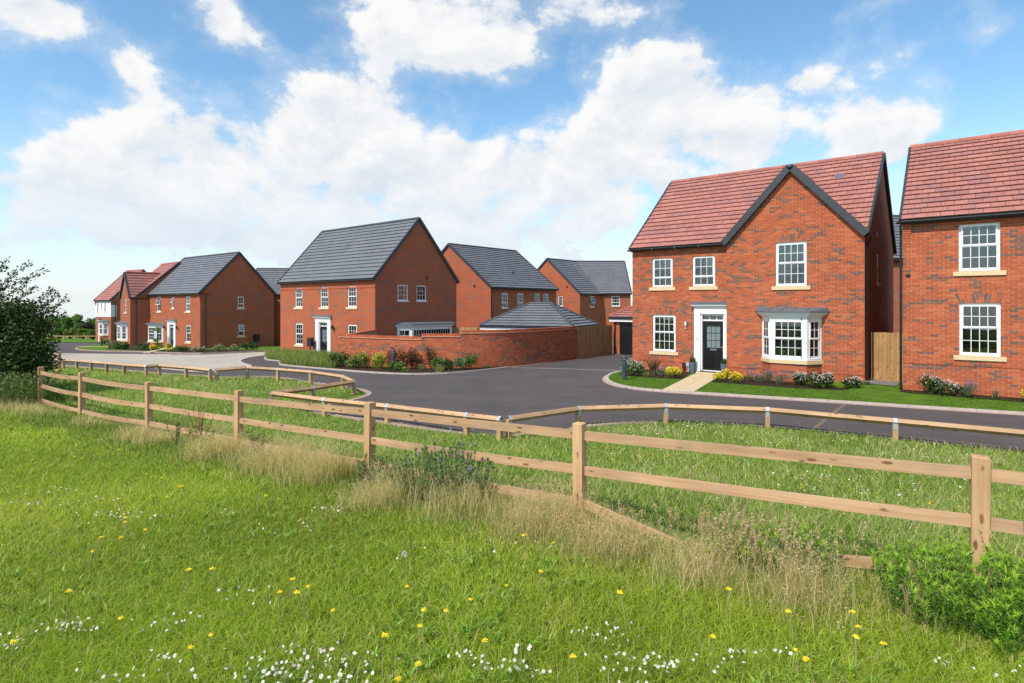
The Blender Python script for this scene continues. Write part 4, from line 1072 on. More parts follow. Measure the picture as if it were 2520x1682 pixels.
def house_E():
    # main body plus narrow gabled wing with a bay
    th = -.72; W, D, he, hr = 9.0, 8.2, 5.12, 8.75
    o = Vector((-39.264, 58.323, -1.607)); c, s = math.cos(th), math.sin(th)
    # wing spans local x 0..2.95, y 0..; body from x=-6.05..2.95, y=.6..
    root = empty('brick_house', o, th, 'red-roofed brick house with a narrow gable wing and small bay', 'house'); world = root_matrix(root)
    x0, x1, y0 = -2.2, 2.95, .55
    mb = MB(); Fm = Fr((x0, y0, 0), (1, 0, 0), (0, -1, 0)); wall_grid(mb, Fm, 0, x1 - x0, -.8, he - .04, []); mb.build('wall', M['brick_wall_far'], root)
    mb = MB(); Rr = Fr((x1, 0, 0), (0, 1, 0), (1, 0, 0)); wall_grid(mb, Rr, 0, D, -.8, he - .04, []); gable_tri(mb, Rr, y0, D, he - .04, he, hr); mb.build('wall', M['brick_wall_far'], root)
    mb = MB(); Lf = Fr((x0, D, 0), (0, -1, 0), (-1, 0, 0)); wall_grid(mb, Lf, 0, D - y0, -.8, he - .04, []); gable_tri(mb, Lf, y0, D, he - .04, he, hr, flip=True, total=D)
    Bk = Fr((x1, D, 0), (-1, 0, 0), (0, 1, 0)); wall_grid(mb, Bk, 0, 9, -.8, he - .04, []); mb.build('wall', M['brick_wall_far'], root)
    Wf = Fr((0, 0, 0), (1, 0, 0), (0, -1, 0)); mb = MB(); wa = 7.6; win = (1.2, 1.78, 3.64, 4.98)
    wall_grid(mb, Wf, 0, 2.95, -.8, he, [win]); q = [(0, he), (2.95, he), (1.475, wa - .1)]; mb.quad([Wf.p(*p) for p in q], uvs=[(a + 100, b + 10) for a, b in q])
    mb.quad([(0, y0, -.8), (0, 0, -.8), (0, 0, he), (0, y0, he)], uvs=[(100, 9.2), (100.6, 9.2), (100.6, 15), (100, 15)]); mb.build('wall', M['brick_wall_far'], root)
    window(root, Wf, *win, [(.5, 2, 2), (.5, 2, 2)], inside='none', sill=(.15, .12))
    canted_bay(root, Wf, .15, 2.1, .45, .55, 1.7, .95, 2.42, False)
    rf = deck(root, x1, y0, D, he, hr, x0=x0); f, b, L, H = slope_frames(x1, y0, D, he, hr, x0=x0)
    roof_slope(rf, world, f, L, H, 'red'); roof_slope(rf, world, b, L, H, 'red')
    ym = (y0 + D) / 2; sm = (hr - he) / (ym - y0 + .15); yint = lambda z: y0 - .15 + (z - he) / sm
    dx = 1.475 + .08; dz = wa - he; Hs = math.hypot(dx, dz); yb = yint(wa) + .2
    fl = Fr((-.08, yb, he), (0, -1, 0), (-dz, 0, dx), (dx, 0, dz)); fr2 = Fr((3.03, -.08, he), (0, 1, 0), (dz, 0, dx), (-dx, 0, dz))
    roof_slope(rf, world, fl, yb + .08, Hs, 'red', left=lambda v: yb - yint(he + v * dz / Hs) - .1); roof_slope(rf, world, fr2, yb + .08, Hs, 'red', right=lambda v: yint(he + v * dz / Hs) + .2)
    ridge(rf, (x0, ym, hr + .015), (x1 + .06, ym, hr + .015), 'red_tile', (.36, .12, .09)); ridge(rf, (1.475, 0, wa + .015), (1.475, yint(wa), wa + .015), 'red_tile', (.36, .12, .09))
    d2 = MB()
    for sx in (-1, 1):
        q = [Vector((1.475 + sx * dx, -.06, he)), Vector((1.475, -.06, wa)), Vector((1.475, yint(wa) + .1, wa)), Vector((1.475 + sx * dx, yint(he) + .1, he))]
        if sx > 0: q.reverse()
        d2.hexa([p - Vector((0, 0, .1)) for p in q] + q)
    d2.build('roof', M['dark_trim'], root)
    verge(root, (-.12, -.1, he - .05), (1.475, -.1, wa), out=(0, -1, 0), h=.2); verge(root, (3.07, -.1, he - .05), (1.475, -.1, wa), out=(0, -1, 0), h=.2)
    verge(root, (x1 + .06, y0 - .17, he - .02), (x1 + .06, ym, hr), out=(1, 0, 0)); verge(root, (x1 + .06, D + .17, he - .02), (x1 + .06, ym, hr), out=(1, 0, 0))
    gutter(root, (x1 + .1, -.05, he - .07), (x1 + .1, 1.6, he - .07), False); downpipe(root, x1 + .02, .5, he - .1, -.3, (1, 0, 0))
house_E()
def house_H():
    th = -.56; z0 = -1.742; W, D, he, hr = 4.1, 7.5, 5.118, 9.05
    up = [(.55, .85, 3.62, 4.8), (1.55, 1.8, 4.0, 4.75), (2.5, 2.8, 3.62, 4.8)]; lo = [(.75, 1.1, .95, 2.35)]
    root, F, Rr, Lf, world, rf = gable_house('brick_house', 'farthest house, red roof, upper storey rendered white', -53.217, 74.252, th, z0, W, D, he, hr, 'red', up + lo, (), mat='brick_wall_far')
    r = MB(); 
    mbx = MB()
    # white render on the upper front, cut round the windows, and a return on the side
    us = sorted({0.0, W} | {u for h in up for u in h[:2]}); zs = sorted({3.05, he - .06} | {u for h in up for u in h[2:]})
    for i in range(len(us) - 1):
        for j in range(len(zs) - 1):
            um, zm = (us[i] + us[i + 1]) / 2, (zs[j] + zs[j + 1]) / 2
            if any(h[0] < um < h[1] and h[2] < zm < h[3] for h in up): continue
            mbx.box(F, us[i], us[i + 1], zs[j], zs[j + 1], .0, .03)
    mbx.box(Rr, -.03, .62, 3.05, 4.52, .0, .03); mbx.build('render_panel', M['white_render'], root)
    for h in up: window(root, F, *h, [(.5, 2, 1), (.5, 2, 1)], inside='none', frame=.04, sill=(.1, .12))
    window(root, F, *lo[0], [(.5, 2, 1), (.5, 2, 1)], inside='none', frame=.04, sill=(.08, .12))
    canted_bay(root, F, 1.75, 3.4, .45, 2.1, 3.05, .82, 2.32, False)
    s = MB(); s.box(F, 1.25, 1.5, -.1, 2.45, 0, .2); s.box(F, 1.15, 1.7, 2.45, 2.7, 0, .3); s.build('door_surround', M['white_frame'], root); s = MB(); s.box(F, 1.1, 1.75, 2.7, 2.8, 0, .36); s.build('canopy', M['lead'], root)
    downpipe(root, W + .02, .5, 5.0, -.3, (1, 0, 0)); corbel(root, F, 0, .25, 5.0)
house_H()
def house_F():
    front = [(1.28, 2.05, 3.45, 4.68), (3.22, 4.0, 3.45, 4.69), (5.45, 6.2, 3.8, 4.69), (6.66, 7.42, 3.8, 4.70)]
    root, F, Rr, Lf, world, rf = gable_house('brick_house', 'grey-roofed brick house behind the grey hipped garage, black downpipe at its corner', -1.678, 45.969, .843, -.939, 8.5, 9.8, 5.117, 8.85, 'grey', front, ())
    for h in front[:2]: window(root, F, *h, [(.66, 2, 3), (.34, 1, 3)], inside='curtain', sill=(.04, .04), sillmat='white_frame')
    for h in front[2:]: window(root, F, *h, [(1, 3, 3)], inside='none', sill=(.04, .04), sillmat='white_frame')
    downpipe(root, .06, -.02, 5.0, -.3); v = MB(); v.box(Lf, 7.9, 8.08, 5.15, 5.35, -.02, .015); v.build('air_vent', M['black_plastic'], root)
    t_ = MB(); t_.tube([(4.3, 1.55, 6.35), (4.3, 1.5, 6.55), (4.3, 1.35, 6.6)], .05, 6); t_.build('roof_vent', M['dark_trim'], root)
    g = MB(); g.box(F, -.1, .6, 5.0, 5.06, 0, .08); g.build('gutter', M['black_plastic'], root)
house_F()
def house_G():
    th = .86; z0 = -1.2
    left = [(5.55, 6.15, 3.85, 4.92)]
    front = [(1.9, 2.7, 3.75, 4.92)]
    root, F, Rr, Lf, world, rf = gable_house('brick_house', 'grey-roofed brick end house with an open tilted window, behind the red garage', 6.9, 59.0, th, z0, 3.93, 8.3, 5.12, 8.88, 'grey', front, (), left, fright=1.45, skip=(1,), rx=(None, 5.35))
    window(root, Lf, *left[0], [(1, 3, 3)], inside='none', sill=(.04, .04), sillmat='white_frame')
    window(root, F, *front[0], [(.66, 2, 2), (.34, 1, 2)], inside='curtain', tilt=.35, sill=(.04, .04), sillmat='white_frame')
    v = MB(); v.box(Lf, 6.6, 6.78, 5.75, 5.95, -.02, .015); v.build('air_vent', M['black_plastic'], root)
    f2 = [(1.15, 2.05, 3.85, 4.95)]
    root, F, Rr, Lf, world, rf = gable_house('brick_house', 'grey-roofed brick house whose roof kinks away from its neighbour, beside the tall wing', 9.46, 61.98, 0.0, z0, 3.2, 7.4, 5.19, 8.88, 'grey', f2, (), fleft=-2.3, skip=(-1,), rx=(-2.35, None))
    window(root, F, *f2[0], [(.66, 2, 3), (.34, 1, 3)], inside='curtain', sill=(.04, .04), sillmat='white_frame')
house_G()
gable_house('brick_house', 'grey-roofed brick house peeping between the two large grey-roofed houses', -26.4, 57.6, .06, -1.3, 5.6, 6.4, 5.12, 7.85, 'grey', (), ())
gable_house('brick_house', 'grey-roofed house seen through the gap above the timber side gate', 18.2, 34.0, .0, .35, 8.5, 8.0, 5.1, 8.2, 'grey', (), (), mat='brick_wall_far')

# ------------------------------------------------------------------ garages
def hip_garage(name, label, X, Y, th, z0, W, D, he, rise, kind, wallmat_='brick_wall', doors=None):
    root = empty(name, (X, Y, z0), th, label, 'garage'); world = root_matrix(root)
    F, Rr, Bk, Lf = frames(W, D)
    for fr, L, h in ((F, W, doors or []), (Rr, D, []), (Bk, W, []), (Lf, D, [])):
        mb = MB(); wall_grid(mb, fr, 0, L, -.8, he - .1, h); mb.build('wall', M[wallmat_], root)
    ov = .22; a, b, c, d = -ov, W + ov, -ov, D + ov; hw = (d - c) / 2; mid = (c + d) / 2; zr = he + rise
    r0, r1 = a + hw, b - hw
    if r0 > r1: r0 = r1 = (a + b) / 2
    mb = MB(); E = [Vector((a, c, he)), Vector((b, c, he)), Vector((b, d, he)), Vector((a, d, he))]; R0, R1 = Vector((r0, mid, zr)), Vector((r1, mid, zr))
    mb.add(E + [R0, R1] + [e - Vector((0, 0, .1)) for e in E], [(0, 1, 5, 4), (1, 2, 5), (2, 3, 4, 5), (3, 0, 4), (6, 9, 8, 7), (0, 6, 7, 1), (1, 7, 8, 2), (2, 8, 9, 3), (3, 9, 6, 0)])
    rf = mb.build('roof', M['dark_trim'], root)
    s = rise / hw; n = math.hypot(hw, rise)
    def lim(L, ra): return (lambda v: v / n * ra)
    ff = Fr((a, c, he), (1, 0, 0), (0, -rise, hw), (0, hw, rise)); roof_slope(rf, world, ff, b - a, n, kind, left=lambda v: (r0 - a) * v / n, right=lambda v: (b - a) - (b - r1) * v / n)
    fb = Fr((b, d, he), (-1, 0, 0), (0, rise, hw), (0, -hw, rise)); roof_slope(rf, world, fb, b - a, n, kind, left=lambda v: (b - r1) * v / n, right=lambda v: (b - a) - (r0 - a) * v / n)
    q = b - r1; n2 = math.hypot(q, rise)
    fr_ = Fr((b, c, he), (0, 1, 0), (rise, 0, q), (-q, 0, rise)); roof_slope(rf, world, fr_, d - c, n2, kind, left=lambda v: hw * v / n2, right=lambda v: (d - c) - hw * v / n2)
    fl_ = Fr((a, d, he), (0, -1, 0), (-rise, 0, q), (q, 0, rise)); roof_slope(rf, world, fl_, d - c, n2, kind, left=lambda v: hw * v / n2, right=lambda v: (d - c) - hw * v / n2)
    col = (.36, .12, .09) if kind == 'red' else (.060, .063, .072); mt = 'red_tile' if kind == 'red' else 'grey_tile'
    up = Vector((0, 0, .03))
    if r1 > r0 + .1: ridge(rf, R0 + up, R1 + up, mt, col, r=.10)
    for e, r in ((E[0], R0), (E[3], R0), (E[1], R1), (E[2], R1)): ridge(rf, e + up, r + up, mt, col, r=.10, name='hip_tile')
    fa = MB(); 
    for fr, L in ((F, W), (Rr, D), (Lf, D)): fa.box(fr, -.2, L + .2, he - .26, he - .06, .02, .19)
    fa.build('fascia', M['white_frame'], root)
    gutter(root, (a, c - .02, he - .05), (b, c - .02, he - .05), False, .05)
    return root, F
hip_garage('brick_garage', 'garage with a grey hipped roof rising behind the curved garden wall', -1.80, 37.9, -.45, -.60, 6.0, 4.5, 2.03, 1.42, 'grey')
rg, F = hip_garage('brick_garage', 'garage with red hipped roof and black door beside the red-roofed house', 6.22, 35.6, -.671, -.20, 3.3, 6.2, 2.22, 1.35, 'red', doors=[(.42, 2.9, -.05, 2.02)])
mb = MB(); mb.box(F, .42, 2.9, -.05, 2.02, -.12, -.08)
k = .42
while k < 2.88:
    mb.box(F, k + .004, min(k + .096, 2.9), -.04, 2.01, -.08, -.07); k += .1
mb.build('garage_door', M['black_plastic'], rg); downpipe(rg, .12, -.02, 2.1, -.1)

# ------------------------------------------------------------------ garden wall
def garden_wall():
    P1 = [(-8.64, 29.0), (-4.11, 26.5)]; P2 = [(-4.11, 26.5), (-2.32, 26.35)]
    P3 = smooth_line([(-2.32, 26.35), (-1.2, 26.55), (-.15, 27.1), (1.2, 28.4), (2.3, 29.8), (3.52, 31.5)], 2)
    root = empty('garden_wall', (-8.64, 29.0, -.25), 0, 'curved red brick garden wall with stepped tile coping, grey garage roof behind', 'wall'); O = Vector((-8.64, 29.0, -.25)); world = root_matrix(root)
    sk = Skin(); zt = [1.36 + .25, 1.51 + .25, 1.67 + .25]; s0 = 0.0
    core = MB()
    runs = [([(-8.5, 35.7), (-8.64, 29.0)], zt[0] - .05), (P1, zt[0]), (P2, zt[1]), (P3, zt[2]), ([(3.52, 31.5), (3.3, 31.72)], zt[2])]
    cop = []
    for ri, (P, z) in enumerate(runs):
        for i in range(len(P) - 1):
            a = Vector((P[i][0], P[i][1], O.z)) - O; b = Vector((P[i + 1][0], P[i + 1][1], O.z)) - O; a.z = b.z = 0
            L = (b - a).length; u = (b - a).normalized(); n = Vector((u.y, -u.x, 0))
            if ri == 0: n = Vector((u.y, -u.x, 0))
            fr = Fr(a, u, n); zz = z - .20
            core.box(fr, 0, L, -.9, zz, -.20, 0.0)
            sk.lay(fr, 0, L, -.45, zz, seed=8.0, uoff=s0, proud=lambda j: .007); s0 += L
            # tile creasing and brick-on-edge coping
            tc = MB(); k = 0
            while k < L - .02:
                e = min(k + .26, L); tc.box(fr, k + .002, e - .002, zz, zz + .035, -.24, .045, (.56, .27, .18)); k += .26
            cop.append((tc, fr, L, zz))
    core.build('wall_core', M['mortar'], root)
    pc = root.children[0]
    cm = MB(); tm = MB(); bricks = []
    for tc, fr, L, zz in cop:
        b = len(tm.v); tm.v += tc.v; tm.f += [tuple(i + b for i in f) for f in tc.f]; tm.c += tc.c; tm.uv += tc.uv
        k = 0.0
        while k < L - .02:
            e = min(k + .075, L); cm.box(fr, k + .005, e - .005, zz + .035, zz + .145, -.215, .012, REDS[R.randrange(6)]); k += .075
    tm.build('tile_creasing', M['brick'], root, kind='stuff'); cm.build('coping_brick', M['brick'], root, kind='stuff')
    mc = MB()
    for tc, fr, L, zz in cop: mc.box(fr, 0, L, zz + .03, zz + .135, -.205, .002)
    mc.build('coping_bed', M['mortar'], root)
    sk.finish(pc, world, 300)
garden_wall()

# ------------------------------------------------------------------ close-boarded fences and gates
def board_fence(name, label, a, b, z, h, bw=.125, handle=None, wrail=None, cat='fence', gate=False):
    a = Vector(a); b = Vector(b); L = (b - a).length; u = (b - a).normalized()
    root = empty(name, (a.x, a.y, z), math.atan2(u.y, u.x), label, cat); n = int(L / bw); bw = L / n
    f = Fr((0, 0, 0), (1, 0, 0), (0, -1, 0)); m0 = MB(); m0.box(f, 0, bw + .012, 0, h, -.012, .006); 
    mes = []
    for k in range(3):
        mb = MB(); mb.box(f, .0, bw - .004 - k * .002, 0, h, -.011 - .001 * k, .008); mes.append(mb.mesh('board', M['board_wood']))
    for i in range(n):
        link('board', mes[i % 3], root, (i * bw, R.uniform(-.006, .004), R.uniform(-.006, .006)))
    for zz in (.2, h * .5, h - .25):
        mb = MB(); mb.box(f, 0, L, zz, zz + .07, -.06, -.012); mb.build('rail', M['board_wood'], root)
    if gate:
        mb = MB(); mb.box(f, 0, L, -.02, .12, .009, .035); mb.build('bottom_rail', M['board_wood'], root)
    else:
        for x in (0, L):
            mb = MB(); mb.box(f, x - .05, x + .05, -.3, h + .02, -.13, -.06); mb.build('post', M['board_wood'], root)
        mb = MB(); mb.box(f, -.02, L + .02, h, h + .03, -.03, .03)
    if handle:
        mb = MB(); mb.box(f, handle - .02, handle + .02, h * .42, h * .58, .008, .014); mb.tube([f.p(handle, h * .5, .012), f.p(handle, h * .5, .05), f.p(handle + .09, h * .5, .05)], .01, 6); mb.build('handle', M['chrome'], root)
    return root
board_fence('timber_fence', 'timber board fence with a gate between brick wall and garage', (3.56, 31.65), (6.12, 35.55), -.24, 1.78, .19, handle=.75)
oA = Matrix.Translation((5.008, 25.025, 0)) @ Matrix.Rotation(-.671, 4, 'Z')
ga = oA @ Vector((8.86, .85, 0)); gb = oA @ Vector((9.90, .85, 0))
board_fence('timber_gate', 'tall timber side gate between the two red-roofed houses', (ga.x, ga.y), (gb.x, gb.y), .10, 1.72, .115, cat='gate', gate=True)
pa = oA @ Vector((9.5, 9.3, 0)); pb = oA @ Vector((13.5, 10.2, 0))
board_fence('timber_fence', 'garden fence far behind the side gate', (pa.x, pa.y), (pb.x, pb.y), .6, 1.8, .15)
board_fence('timber_fence', 'short timber fence behind the middle house, under the grey garage roof', (-5.9, 40.6), (-2.4, 39.9), -.62, 1.85, .15)
# ------------------------------------------------------------------ fences in the grass
def bar(name, a, b, w, h, mat, parent, O, sag=0.0, seg=6, roll=0.0):
    """a piece of timber from a to b, its own axes along the length"""
    a = Vector(a); b = Vector(b); d = b - a; L = d.length; mb = MB(); V = []
    for i in range(seg + 1):
        x = L * i / seg; z = -sag * 4 * (i / seg) * (1 - i / seg); c, s = math.cos(roll), math.sin(roll)
        for (yy, zz) in ((-w / 2, -h / 2), (w / 2, -h / 2), (w / 2, h / 2), (-w / 2, h / 2)): V.append((x, yy * c - zz * s, yy * s + zz * c + z))
    F = [(0, 3, 2, 1), tuple(seg * 4 + k for k in range(4))]
    for i in range(seg):
        for k in range(4): F.append((i * 4 + k, i * 4 + (k + 1) % 4, (i + 1) * 4 + (k + 1) % 4, (i + 1) * 4 + k))
    mb.add(V, F); o = mb.build(name, M[mat], parent)
    o.location = a - O; o.rotation_euler = (0, -math.asin(d.z / L), math.atan2(d.y, d.x)); return o
def post(name, p, w, h, yaw, parent, O, mat='post_wood', lean=(0, 0), below=.3):
    mb = MB(); e = .006; f = Fr((0, 0, 0), (1, 0, 0), (0, -1, 0)); hw = w / 2
    mb.hexa([Vector(q) for q in ((-hw, -hw, -below), (hw, -hw, -below), (hw, hw, -below), (-hw, hw, -below), (-hw, -hw, h - e), (hw, -hw, h - e), (hw, hw, h - e), (-hw, hw, h - e))])
    q = hw - e; mb.add([(-hw, -hw, h - e), (hw, -hw, h - e), (hw, hw, h - e), (-hw, hw, h - e), (-q, -q, h), (q, -q, h), (q, q, h), (-q, q, h)], [(0, 1, 5, 4), (1, 2, 6, 5), (2, 3, 7, 6), (3, 0, 4, 7), (4, 5, 6, 7)])
    o = mb.build(name, M[mat], parent); o.location = Vector(p) - O; o.rotation_euler = (lean[0], lean[1], yaw); return o
def rail_fence():
    P = [(6.18, 2.55), (3.48, 4.33), (.70, 5.99), (-1.92, 7.80), (-4.61, 9.79), (-7.31, 11.70), (-9.88, 13.34), (-12.65, 15.6), (-16.1, 20.1), (-18.3, 23.5)]
    top = [1.68, 1.63, 1.54, 1.45, 1.32, 1.21, 1.22, 1.10, 1.02, .9]
    r1 = [1.60, 1.54, 1.457, 1.36, 1.22, 1.13, 1.115, .99, .92, .8]; r2 = [1.24, 1.18, 1.10, .99, .86, .77, .745, .64, .60, .5]; r3 = [.85, .80, .756, .67, .50, .42, .36, .26, .25, .2]
    O = Vector((3.48, 4.33, .66)); root = empty('post_and_rail_fence', O, 0, 'post and rail timber fence with three rails running across the meadow', 'fence')
    N = len(P); yaws = []
    for i in range(N):
        a = Vector(P[max(i - 1, 0)]); b = Vector(P[min(i + 1, N - 1)]); d = b - a; yaws.append(math.atan2(d.y, d.x))
    for i in range(N):
        z = ground(*P[i]) - .03; post('post', (P[i][0], P[i][1], z), .108, top[i] - z, yaws[i] + R.uniform(-.06, .06), root, O, lean=(R.uniform(-.012, .012), R.uniform(-.012, .012)))
    for i in range(N - 1):
        a, b = P[i], P[i + 1]; d = (Vector(b) - Vector(a)).normalized() * .05
        A = (a[0] + d.x, a[1] + d.y); B = (b[0] - d.x, b[1] - d.y)
        for k, rr in enumerate((r1, r2, r3)):
            za, zb = rr[i] - .044, rr[i + 1] - .044
            if k == 2 and i == 1:      # the bottom rail has dropped in the middle of this bay
                m_ = (1.60, 5.45, .53 - .044); bar('rail', (A[0], A[1], za), m_, .04, .085, 'rail_wood', root, O); bar('rail', m_, (B[0], B[1], zb), .04, .085, 'rail_wood', root, O); continue
            bar('rail', (A[0], A[1], za), (B[0], B[1], zb), .04, .088, 'rail_wood', root, O, sag=R.uniform(0, .014) if i < 5 else .03)
rail_fence()
def knee_rail(runs):
    O = Vector((-.08, 11.72, 0)); root = empty('knee_rail_fence', O, 0, 'low timber knee rail with galvanised straps zigzagging along the road edge', 'fence')
    sm = {}
    for run in runs:
        for i, p in enumerate(run):
            z = ground(*p) - .02; a = Vector(run[max(i - 1, 0)]); b = Vector(run[min(i + 1, len(run) - 1)]); d = b - a; yaw = math.atan2(d.y, d.x)
            post('post', (p[0], p[1], z), .098, .40, yaw, root, O, below=.25)
            if 'm' not in sm:
                mb = MB(); w = .032; t_ = .004; q = .0735; zc = .395
                prof = [(-.053, .24), (-.053, .36), (-q, zc), (0, zc + q), (q, zc), (.053, .36), (.053, .24)]
                for k in range(len(prof) - 1):
                    (y0, z0), (y1, z1) = prof[k], prof[k + 1]; nx, nz = (z1 - z0), -(y1 - y0); l = math.hypot(nx, nz); nx, nz = -nx / l * t_, -nz / l * t_
                    if k in (0, 1, 4, 5): nx = math.copysign(t_, y0 + y1); nz = 0 if k in (0, 5) else 0
                    mb.hexa([Vector(c) for c in ((-w, y0, z0), (w, y0, z0), (w, y1, z1), (-w, y1, z1), (-w, y0 + nx, z0 + nz), (w, y0 + nx, z0 + nz), (w, y1 + nx, z1 + nz), (-w, y1 + nx, z1 + nz))])
                sm['m'] = mb.mesh('strap', M['strap_steel'])
            link('strap', sm['m'], root, Vector((p[0], p[1], z)) - O, (0, 0, yaw))
        for i in range(len(run) - 1):
            a, b = run[i], run[i + 1]; za = ground(*a) + .375; zb = ground(*b) + .375; d = (Vector(b) - Vector(a)).normalized() * .004
            bar('rail', (a[0] + d.x, a[1] + d.y, za), (b[0] - d.x, b[1] - d.y, zb), .098, .098, 'rail_wood', root, O, roll=PI / 4, seg=2)
knee_rail([[(9.9, 10.5), (7.82, 11.85), (5.78, 13.14), (3.61, 13.64), (1.52, 13.30), (-.06, 11.74)],
           [(-.24, 11.60), (-.95, 12.18), (-2.91, 13.58), (-4.66, 14.44), (-6.33, 15.32), (-5.70, 16.66), (-4.93, 18.08), (-5.6, 19.25), (-7.14, 20.62), (-8.6, 21.36), (-10.02, 22.0), (-10.74, 21.14)],
           [(-10.9, 20.98), (-12.28, 21.9), (-14.02, 23.1), (-14.2, 22.55), (-15.64, 23.44), (-17.12, 24.55), (-18.48, 25.52), (-19.81, 26.46), (-20.84, 27.01), (-22.6, 28.2), (-24.6, 29.5)]])

def bollard(x, y, h, label, r=.083):
    z = flat(x, y) + .03; root = empty('lighting_bollard', (x, y, z), 0, label, 'bollard', 'lighting bollards beside the road')
    mb = MB(); mb.lathe((0, 0, 0), [(r, -.05), (r, h * .74), (r * .98, h * .745)], 20); mb.build('post', M['bollard_grey'], root)
    mb = MB(); mb.lathe((0, 0, h * .745), [(r * .93, 0), (r * .9, .01), (r * .34, h * .085), (r * .3, h * .14), (r * .2, h * .142)], 20); mb.build('reflector', M['chrome'], root)
    mb = MB(); mb.lathe((0, 0, h * .747), [(r * .97, 0), (r * .97, h * .135)], 20); mb.build('lens', M['window_glass'], root)
    mb = MB(); mb.lathe((0, 0, h * .882), [(r * 1.0, 0), (r * 1.02, h * .02), (r * .96, h * .06), (r * .7, h * .1), (r * .3, h * .118)], 20); mb.build('cap', M['bollard_grey'], root)
bollard(4.08, 21.14, .89, 'dark grey lighting bollard on the lawn corner of the red-roofed house'); bollard(-5.18, 25.3, .92, 'dark grey lighting bollard among the shrubs by the garden wall'); bollard(-41.6, 58.9, .95, 'small dark lighting bollard by the farthest white-fronted house')

# ------------------------------------------------------------------ foliage kit
def leaves(C, size, cols, elong=1.7, up=.35, bend=True, jitter=.25):
    """rhomb leaves of two triangles folded along the midrib: arrays of vertices, triangles, colours"""
    n = len(C); N = NR.normal(size=(n, 3)); N[:, 2] += up * 2; N /= np.linalg.norm(N, axis=1)[:, None]
    A = np.cross(N, NR.normal(size=(n, 3))); A /= np.linalg.norm(A, axis=1)[:, None]; B = np.cross(N, A)
    s = (size * NR.uniform(.6, 1.3, n))[:, None]; a = A * s * elong * .5; b = B * s * .5
    V = np.stack([C - a, C + b * .9 + a * .05 - N * s * .10, C + a, C - b * .9 + a * .05 - N * s * .10], 1).reshape(-1, 3)
    i = np.arange(n)[:, None] * 4; F = np.concatenate([i + np.array([[0, 1, 2]]), i + np.array([[0, 2, 3]])], 0)
    cc = np.array(cols)[NR.integers(0, len(cols), n)] * NR.uniform(1 - jitter, 1 + jitter, (n, 1)); return V, F, np.repeat(cc, 4, 0)
def blobpts(blobs, n, shell=.55):
    """points through a set of ellipsoids (x,y,z,rx,ry,rz), denser towards the outside"""
    vol = np.array([(b[3] * b[4] * b[5]) ** .67 for b in blobs]); k = NR.choice(len(blobs), n, p=vol / vol.sum()); B = np.array(blobs)[k]
    d = NR.normal(size=(n, 3)); d /= np.linalg.norm(d, axis=1)[:, None]; r = NR.uniform(0, 1, n) ** shell
    lump = 1 + .16 * np.sin(d[:, 0] * 7 + k) * np.cos(d[:, 1] * 6 + 2 * k) + .10 * np.sin(d[:, 2] * 11 + d[:, 0] * 5)
    return B[:, :3] + d * (r * lump)[:, None] * B[:, 3:6]
def join(parts):
    V = []; F = []; C = []; o = 0
    for v, f, c in parts: V.append(v); F.append(f + o); C.append(c); o += len(v)
    return np.concatenate(V), np.concatenate(F), np.concatenate(C)
def cloud(name, parts, parent, mat='leaf', kind=None):
    V, F, C = join(parts); return link(name, npmesh(name, V, F, C, M[mat]), parent, kind=kind or ('stuff' if name in ('flowers', 'seed_heads', 'foliage', 'blades', 'flower_stalks') else None))
def blades(P, h, w, lean, c0, c1, bend=.5, dirs=None):
    """grass blades, 3 triangles each; P (n,3), h,w (n), colours (n,3) at foot and tip"""
    n = len(P); th = NR.uniform(0, 2 * PI, n); ld = NR.uniform(0, 2 * PI, n) if dirs is None else dirs
    sx = np.stack([np.cos(th), np.sin(th), np.zeros(n)], 1) * (w / 2)[:, None]; L = np.stack([np.cos(ld), np.sin(ld), np.zeros(n)], 1) * (lean * h)[:, None]
    U = np.zeros((n, 3)); U[:, 2] = h
    m = P + U * .55 + L * .3; t = P + U + L * 1.0; t[:, 2] -= bend * lean * h * .4
    V = np.stack([P - sx, P + sx, m - sx * .8, m + sx * .8, t], 1).reshape(-1, 3)
    i = np.arange(n)[:, None] * 5; F = np.concatenate([i + np.array([[0, 1, 3]]), i + np.array([[0, 3, 2]]), i + np.array([[2, 3, 4]])], 0)
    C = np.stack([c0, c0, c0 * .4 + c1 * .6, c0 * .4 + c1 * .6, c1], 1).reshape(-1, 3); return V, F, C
def vnoise(x, y, s, seed):
    r = np.random.default_rng(seed).uniform(0, 1, (64, 64)); u = (x * s) % 63; v = (y * s) % 63; i = u.astype(int); j = v.astype(int); a = u - i; b = v - j
    a = a * a * (3 - 2 * a); b = b * b * (3 - 2 * b)
    return (r[i, j] * (1 - a) + r[(i + 1) % 64, j] * a) * (1 - b) + (r[i, (j + 1) % 64] * (1 - a) + r[(i + 1) % 64, (j + 1) % 64] * a) * b
def inpoly(x, y, poly):
    c = np.zeros(len(x), bool); n = len(poly)
    for i in range(n):
        x0, y0 = poly[i]; x1, y1 = poly[(i + 1) % n]
        if y0 == y1: continue
        q = ((y0 > y) != (y1 > y)) & (x < (x1 - x0) * (y - y0) / (y1 - y0) + x0); c ^= q
    return c
def gnp(x, y):
    dx, dy = x - FA[0], y - FA[1]; t = dx * FD[0] + dy * FD[1]; s = dx * FN[0] + dy * FN[1]
    h = np.interp(t, FT, FH); Lr = np.interp(t, FT, FL)
    b = np.clip(s / 1.6, 0, 1); m = np.where(s >= 0, h * (1 - b) + np.interp(t, FT, FG) * b + .03 * np.minimum(s, 7), h * np.maximum(0, 1 + np.minimum(s, 0) / Lr) ** 1.15)
    k = .018 + .019 * np.clip((2 - x) / 6, 0, 1); return np.where(y > 22, -k * (y - 22), 0) + m, t, s
def st(t, s): return (FA[0] + FD[0] * t + FN[0] * s, FA[1] + FD[1] * t + FN[1] * s)
A_ = np.array
